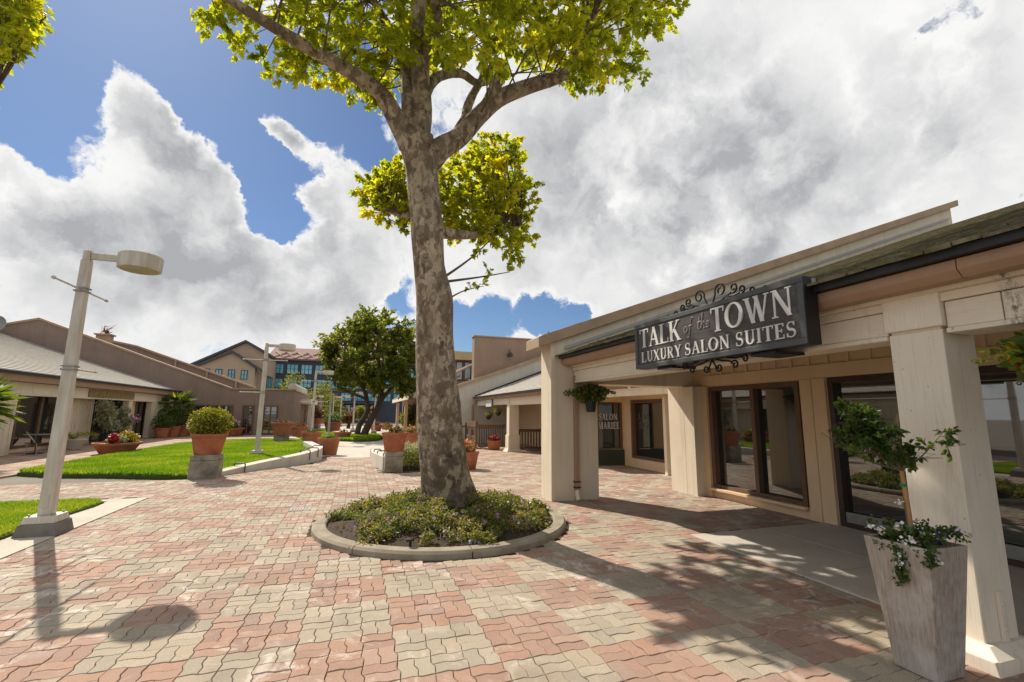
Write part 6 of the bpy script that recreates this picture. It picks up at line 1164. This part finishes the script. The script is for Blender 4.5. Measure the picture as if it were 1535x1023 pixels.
def dish(loc, label, fol, fl, r=.72, h=.42, sx=1.25):
    x, y, z = loc; t = thing('dish_planter', label, 'planter', loc)
    m = MB().lathe((0, 0, 0), [(r*.68, 0), (r*.7, .02), (r*.95, h*.8), (r*1.03, h*.82), (r*1.04, h), (r*.95, h), (r*.93, h*.9), (.02, h*.92)], 32); m.v = [(x + a, y + b*sx, z + c) for a, b, c in m.v]; m.build('bowl', 'terracotta', t)
    for mt, n, dx, dy, sp, hg, sz in fol:
        P, d = ball_points((x + dx, y + dy, z + h + hg*.3), (sp, sp*1.2, hg*.6), n, .4); P = P[P[:, 2] > z + h*.9]; leaves('foliage', P, sz, mt, t)
    for mt, n, dx, dy, sp, hg in fl:
        P, d = ball_points((x + dx, y + dy, z + h + hg*.5), (sp, sp, hg*.5), n, .6); leaves('flowers', np.repeat(P, 4, 0) + RNG.normal(0, .02, (n*4, 3)), .06, mt, t, 'petal', .6, kind='stuff')
dish((-8.75, 22.4, 0), 'wide terracotta bowl of red and yellow flowers at the lawn edge', [('leaf_yel', 900, .1, .35, .45, .42, .08), ('leaf_grey', 350, .1, -.2, .32, .36, .08), ('leaf_dark', 300, .05, -.55, .2, .3, .08)], [('red', 60, .1, -.62, .18, .4), ('yellowp', 120, .15, .35, .4, .42)])
dish((-7.9, 36.6, 0), 'long terracotta trough of mixed flowers before the brown building', [('leaf_dark', 320, 0, -.3, .4, .5, .12), ('leaf_yel', 200, 0, .4, .35, .4, .12)], [('pink', 40, .1, -.2, .35, .55), ('white', 40, .1, .3, .4, .5)], .7, .55, 1.3)
for i, (y, s, lab) in enumerate(((34.2, .30, 'small terracotta pot nearest the florist doorway'), (35.4, .36, 'middle one of three terracotta pots by the florist corner'), (36.7, .40, 'largest of three terracotta pots by the florist corner'))):
    pot((-11.2 + .12*i, y, 0), s, .62 + .06*i, lab, [('leaf_dark', 500, .6 + .12*i, .9 + .35*i, .14), ('leaf_red', 60, .3, .4, .1)])
def palm(loc, h, n, L, label, potr=0.0, group=None, spread=1.0):
    x, y, z = loc; t = thing('fan_palm', label, 'palm', loc, group)
    bumpy(MB().tube([(x, y, z), (x + .03, y, z + h*.5), (x, y + .02, z + h)], [.11, .09, .07], 10), .01, 9).build('trunk', 'bark2', t)
    P = []; D = []; st = MB()
    for k in range(n):
        a = k * 2.399; el = R(65 - 105 * k / n); d = Vector((math.cos(a)*math.cos(el), math.sin(a)*math.cos(el), math.sin(el))); tip = Vector((x, y, z + h)) + d * L * .5 * spread; st.tube([(x, y, z + h - .03), tip], [.012, .006], 5, False)
        side = d.cross(Vector((0, 0, 1))).normalized()
        for j in range(17):
            b = (j - 8) / 8 * 1.25; v = d * math.cos(b) + side * math.sin(b); P.append(tip); D.append(v + Vector((0, 0, -.12)))
    D = np.array(D) * 8
    leaves('fronds', np.array(P), L * .62, 'palm', t, 'blade', .4, D, None, .1, sj=.15); st.build('stalks', 'twig', t, kind='stuff')
palm((-10.35, 17.6, 0), 1.75, 20, 1.0, 'fan palm with yellow green fronds at the left picture edge')
palm((-11.2, 36.2, .6), 1.3, 16, 1.25, 'small fan palm rising above the three terracotta pots')
def grey_shrub(loc, w, h, label, fl):
    t = thing('florist_shrub', label, 'shrub', loc, 'silvery shrubs in front of the florist'); x, y, z = loc
    MB().lathe(loc, [(.24, 0), (.33, .5), (.35, .5), (.3, .46), (.02, .46)], 16).build('tub', 'plasticpot', t)
    for k in range(4):
        P, d = ball_points((x + random.uniform(-.2, .2), y + random.uniform(-w, w)*.6, z + .6 + h * (.2 + .2*k)), (w*.5, w*.55, h*.22), 260, .4); leaves('foliage', P, .13, 'leaf_grey', t)
    if fl:
        P, d = ball_points((x + .2, y + .4, z + h), (.25, .3, .3), 50, .5); leaves('flowers', P, .10, 'pink', t, 'petal', .6, kind='stuff')
grey_shrub((-11.6, 28.4, 0), .85, 1.55, 'tall silvery shrub left of the florist window post', False)
grey_shrub((-11.6, 30.4, 0), .80, 1.2, 'silvery shrub with a pink bloom beside the florist post', True)
def fern_pot():
    t = thing('fern_pot', 'pale bowl with arching yellow fern on the florist patio', 'potted plant', (-11.3, 24.9, 0)); c = (-11.3, 24.9, 0)
    MB().lathe(c, [(.25, 0), (.42, .36), (.46, .40), (.46, .45), (.40, .45), (.02, .42)], 24).build('pot', 'concrete', t)
    P = []; D = []
    for k in range(26):
        a = k*2.4; l = random.uniform(.5, 1.0)
        for j in range(14):
            u = j/13; P.append((c[0] + l*u*math.cos(a), c[1] + l*u*math.sin(a), .45 + .75*l*(u - .75*u*u))); D.append((math.cos(a), math.sin(a), .2))
    leaves('fronds', P, .16, 'leaf_yel', t, 'blade', .4, np.array(D))
fern_pot()
def hanging(c, r, label, potz, mats, fl, n, chain_to):
    t = thing('hanging_basket', label, 'hanging basket', (c[0], c[1], potz))
    MB().lathe((c[0], c[1], potz), [(.085, 0), (.115, .20), (.125, .20), (.125, .235), (.105, .235), (.02, .2)], 24).build('pot', 'plasticpot', t)
    m = MB()
    for k in range(3): m.tube([(c[0] + .12*math.cos(k*2.09), c[1] + .12*math.sin(k*2.09), potz + .23), (c[0], c[1], chain_to)], .004, 4, False)
    m.build('hanger', 'steel', t, kind='stuff')
    for mt, k in mats:
        P, d = ball_points(c, r, k, .3); leaves('foliage', P, .075, mt, t, 'oval', .3, d)
    tr = []
    for k in range(26):
        a = random.uniform(0, 6.28); q = np.array(c) + np.array([math.cos(a)*r[0], math.sin(a)*r[1], random.uniform(-.2, .6)*r[2]]); v = np.array([math.cos(a), math.sin(a), random.uniform(-.4, .3)])
        for j in range(9): tr.append(q + v*j*.022 + RNG.normal(0, .012, 3))
    leaves('trailing_sprays', tr, .06, mats[0][0], t)
    for mt, k in fl:
        P, d = ball_points(c, np.array(r)*1.02, k, .92); leaves('flowers', np.repeat(P, 6, 0) + RNG.normal(0, .013, (k*6, 3)), .030, mt, t, 'petal', .5, kind='stuff')
hanging((4.42, 8.22, 2.08), (.36, .22, .16), 'black hanging pot of green and red foliage at the wing wall', 1.72, [('leaf_dark', 800), ('leaf_cover', 200), ('leaf_red', 130)], [('red', 5), ('white', 4)], 0, 2.34)
hanging((4.02, 1.46, 2.06), (.26, .30, .20), 'leafy hanging plant with red flowers at the right edge', 1.66, [('leaf_yel', 750), ('leaf_dark', 750)], [('red', 16), ('pink', 5)], 0, 2.31)

def rose_planter():
    t = thing('wooden_planter', 'tall tapered whitewashed planter in front of the near pillar', 'planter', (3.74, 2.31, 0)); c = (3.735, 2.305)
    m = MB(); w = .022
    def ring(hx, hy, z): return [(c[0] - hx, c[1] - hy, z), (c[0] + hx, c[1] - hy, z), (c[0] + hx, c[1] + hy, z), (c[0] - hx, c[1] + hy, z)]
    V = ring(.135, .125, .005) + ring(.195, .205, .83) + ring(.17, .18, .83) + ring(.165, .175, .74)
    m.add(V, [(3,2,1,0)] + [(r*4 + i, r*4 + (i+1) % 4, (r+1)*4 + (i+1) % 4, (r+1)*4 + i) for r in range(3) for i in range(4)]); m.build('body', 'planter', t, bevel=.004)
    MB().add(ring(.168, .178, .765), [(0,1,2,3)]).build('soil', 'soil', t)
    r = thing('rose_standard', 'small staked rose tree growing from the whitewashed planter', 'rose tree', (3.72, 2.30, .76))
    MB().tube([(3.735,2.31,.75),(3.715,2.30,1.0),(3.69,2.30,1.30)], .014, 10).build('stake', 'bamboo', r)
    MB().tube([(3.755,2.33,.76),(3.72,2.32,1.05),(3.70,2.31,1.32),(3.66,2.34,1.45)], [.011,.010,.009,.006], 8).build('stem', 'twig', r)
    for z in (.90, 1.19): MB().tube([(3.735 - (z-.75)*.08, 2.305, z), (3.735 - (z-.75)*.08, 2.305, z + .022)], .021, 10).build('tie', 'tie', r)
    limbs = {'a': ([[3.695,2.31,1.30],[3.62,2.42,1.42],[3.55,2.52,1.60]], [.009,.007,.003]), 'b': ([[3.695,2.31,1.30],[3.74,2.20,1.40],[3.80,2.08,1.58]], [.008,.005,.002]), 'c': ([[3.695,2.31,1.30],[3.66,2.36,1.5],[3.64,2.38,1.68]], [.008,.006,.003]), 'd': ([[3.695,2.31,1.30],[3.56,2.5,1.38],[3.44,2.68,1.55]], [.008,.005,.002])}
    for k, (lp, lr) in limbs.items(): q, rr = smooth_path(lp, lr, 4); MB().tube(q, rr, 6).build('limb', 'twig', r)
    cl = []
    for k in range(44): cl.append([random.gauss(3.59, .055), random.gauss(2.46, .08), random.gauss(1.57, .07), random.uniform(.05, .09)])
    for k in range(8): cl.append([random.gauss(3.68, .04), random.gauss(2.33, .06), random.gauss(1.40, .03), .06])
    for k in range(9): u = random.random(); cl.append([3.71 + .10*u + random.gauss(0, .012), 2.26 - .19*u + random.gauss(0, .02), 1.36 + .2*u + random.gauss(0, .05), .045])
    crown('foliage', cl, limbs, 'leaf_dark', r, 640, .040, shape='oval', trad=.003)
    P, d = ball_points((3.62, 2.40, 1.45), (.06, .08, .05), 4, .9); leaves('blooms', np.repeat(P, 6, 0) + RNG.normal(0, .01, (24, 3)), .03, 'white', r, 'petal', kind='stuff')
    u = thing('trailing_flowers', 'white and blue flowers trailing over the whitewashed planter rim', 'flowers', (3.74, 2.3, .8))
    fp = []
    for k in range(46): fp.append((c[0] + random.uniform(-.19, .19), c[1] + random.uniform(-.19, .2), .80 + random.uniform(0, .13)))
    for k in range(9): fp.append((c[0] - .20, c[1] + random.uniform(.0, .06) - .05, .80 - k*.027))
    for k in range(5): fp.append((c[0] - .185 + .0, c[1] - .20, .82 - k*.02))
    L = []; 
    for q in fp: P, d = ball_points(q, (.045, .045, .04), 26, .3); L.append(P)
    leaves('foliage', np.concatenate(L), .028, 'leaf_dark', u)
    wf = [(c[0] - .2 + .03*random.random(), c[1] + random.uniform(-.1, .2), .84 + random.uniform(0, .12)) for _ in range(6)] + [(c[0] - .21, c[1] - .03, .74), (c[0] - .215, c[1] - .04, .70), (c[0] - .17, c[1] - .225, .78), (c[0] - .16, c[1] - .222, .755), (c[0] - .05, c[1] - .1, .90), (3.66, 2.32, 1.08)]
    Q = np.concatenate([np.array(q) + RNG.normal(0, .011, (15, 3)) for q in wf]); leaves('white_blooms', Q, .015, 'white', u, 'petal', .5, kind='stuff')
    bf = [(c[0] + random.uniform(-.02, .2), c[1] - random.uniform(.02, .2), .85 + random.uniform(0, .08)) for _ in range(13)]; Q = np.concatenate([np.array(q) + RNG.normal(0, .013, (11, 3)) for q in bf]); leaves('blue_blooms', Q, .017, 'bluep', u, 'petal', .5, kind='stuff')
rose_planter()

# low white walls with skate-stop loops, hedge
def wall_path(name, pts, hs, w, mat, label, loops):
    t = thing(name, label, 'wall', (pts[0][0], pts[0][1], 0)); P, H = smooth_path([(x, y, 0) for x, y in pts], hs, 6); m = MB(); vs = []; n = len(P)
    for i, p in enumerate(P):
        d = (P[min(i+1, n-1)] - P[max(i-1, 0)]).normalized(); s = Vector((-d.y, d.x, 0))
        for a, z in ((0, -.03), (0, H[i]), (w, H[i] + .004), (w, -.03)): q = p + s * a; vs.append((q.x, q.y, z))
    m.add(vs, [(i*4 + j, i*4 + (j+1) % 4, (i+1)*4 + (j+1) % 4, (i+1)*4 + j) for i in range(n-1) for j in range(4)] + [(0,1,2,3), tuple(range((n-1)*4, n*4))[::-1]]); m.build('wall_body', mat, t, bevel=.012)
    for u in loops:
        i = int(u * (n-1)); p = P[i]; d = (P[min(i+1, n-1)] - P[max(i-1, 0)]).normalized(); s = Vector((-d.y, d.x, 0)); h = H[i]
        a = p - s*.05; b = p + s*(w*.9)
        MB().tube([(a.x, a.y, max(.02, h - .22)), (a.x, a.y, h + .06), (a.x*.9 + b.x*.1, a.y*.9 + b.y*.1, h + .09), (b.x*.9 + a.x*.1, b.y*.9 + a.y*.1, h + .09), (b.x, b.y, h + .05), (b.x, b.y, h)], .016, 8).build('skate_stop', 'darksteel', t)
wall_path('seat_wall', [(-3.22, 14.15), (-2.75, 14.95), (-2.2, 15.75), (-1.55, 16.65), (-1.12, 17.6), (-1.05, 18.7), (-1.3, 20.0), (-1.7, 22)], [.10, .17, .24, .31, .38, .42, .42, .42], .34, 'white_stucco', 'low white curved wall holding the far lawn', (.12, .48, .56, .66))
wall_path('seat_wall', [(.86, 14.25), (.72, 15.4), (.62, 16.6), (.62, 18.0)], [.40, .38, .36, .34], -.30, 'white_stucco', 'low white bench wall behind the right pedestal', (.15, .4, .65))
hd = thing('hedge', 'clipped pale green hedge between pedestal and tree trunk', 'hedge', (1.9, 15.2, 0))
MB().box(1.42, 2.5, 14.2, 16.6, -.02, .12).build('soil', 'soil', hd)
Pn = np.stack([RNG.uniform(1.38, 2.55, 5200), RNG.uniform(14.15, 16.6, 5200), RNG.uniform(.05, .58, 5200)], 1); leaves('foliage', Pn, .06, 'leaf_cover', hd, 'oval', .6)
Pn = np.stack([RNG.uniform(1.38, 2.55, 1500), RNG.uniform(14.15, 16.6, 1500), RNG.uniform(.50, .68, 1500)], 1); leaves('pale_tips', Pn, .06, 'leaf_grey', hd, 'oval', .6)
# background shrubs and trees between buildings
def bush(loc, r, label, mat='leaf_far', n=1400, sz=.2, name='background_tree', group='shrubs and trees before the distant buildings'):
    t = thing(name, label, 'tree', (loc[0], loc[1], 0), group); x, y, z = loc
    MB().tube([(x, y, 0), (x + .1, y, z*.6), (x, y, z)], [.2, .14, .08], 8).build('trunk', 'bark2', t)
    for k in range(6):
        q = (x + random.uniform(-.7, .7)*r, y + random.uniform(-.5, .5)*r, z + random.uniform(-.6, .7)*r); P, d = ball_points(q, (r*.62, r*.62, r*.5), n // 6, .5); leaves('crown', P, sz, mat, t)
for a in (((-7.5, 62, 4.6), 2.0, 'loose green tree above the brown flat roof'), ((-4.6, 64, 3.6), 1.8, 'rounded green tree left of the tiny lamp posts'), ((-2.6, 66, 2.6), 1.5, 'low olive shrub tree beyond the distant lawn'), ((1.0, 68, 1.6), 1.1, 'dark shrub beside the blue office entrance'), ((-.6, 52, 1.0), .8, 'reddish shrub by the distant lawn end', 'leaf_red'), ((4.4, 40, 1.2), .9, 'small shrub at the start of the distant shop row', 'leaf_yel')): bush(*a)
def patio_set():
    t = thing('patio_table', 'dark metal patio table on the florist terrace', 'table', (-11.5, 22.9, 0)); c = (-11.5, 22.9)
    MB().lathe((c[0], c[1], .70), [(.40, 0), (.42, .01), (.42, .03), (.02, .032)], 24).build('table_top', 'steel', t); MB().tube([(c[0], c[1], .02), (c[0], c[1], .7)], .03, 8).build('stem', 'frame', t); MB().lathe((c[0], c[1], 0), [(.25, 0), (.24, .03), (.03, .05)], 18).build('foot', 'frame', t)
    for i, (dx, dy, rz, lab) in enumerate(((.25, -.75, 2.0, 'round backed metal chair left of the patio table'), (.3, .75, -2.2, 'round backed metal chair right of the patio table'))):
        o = thing('patio_chair', lab, 'chair', (c[0] + dx, c[1] + dy, 0), 'metal chairs on the florist terrace', rz)
        def pt(m, name, mat='steel'):
            me = bpy.data.meshes.new(name); me.from_pydata(m.v, [], m.f); me.materials.append(MAT[mat]); mesh_obj(name, me, o)
        m = MB().lathe((0, 0, .43), [(.21, 0), (.22, .02), (.02, .025)], 20); pt(m, 'seat', 'frame')
        m = MB().tube([(.2*math.cos(R(a)), .2*math.sin(R(a)), .45 + .40*math.sin(R((a + 20) * 180/220))) for a in range(-20, 201, 20)], .014, 6); pt(m, 'backrest')
        for a in (45, 135, 225, 315): m = MB().tube([(.16*math.cos(R(a)), .16*math.sin(R(a)), .43), (.22*math.cos(R(a)), .22*math.sin(R(a)), 0)], .013, 6); pt(m, 'leg')
patio_set()
right_arcade(); end_right(); left_building(); far_buildings()
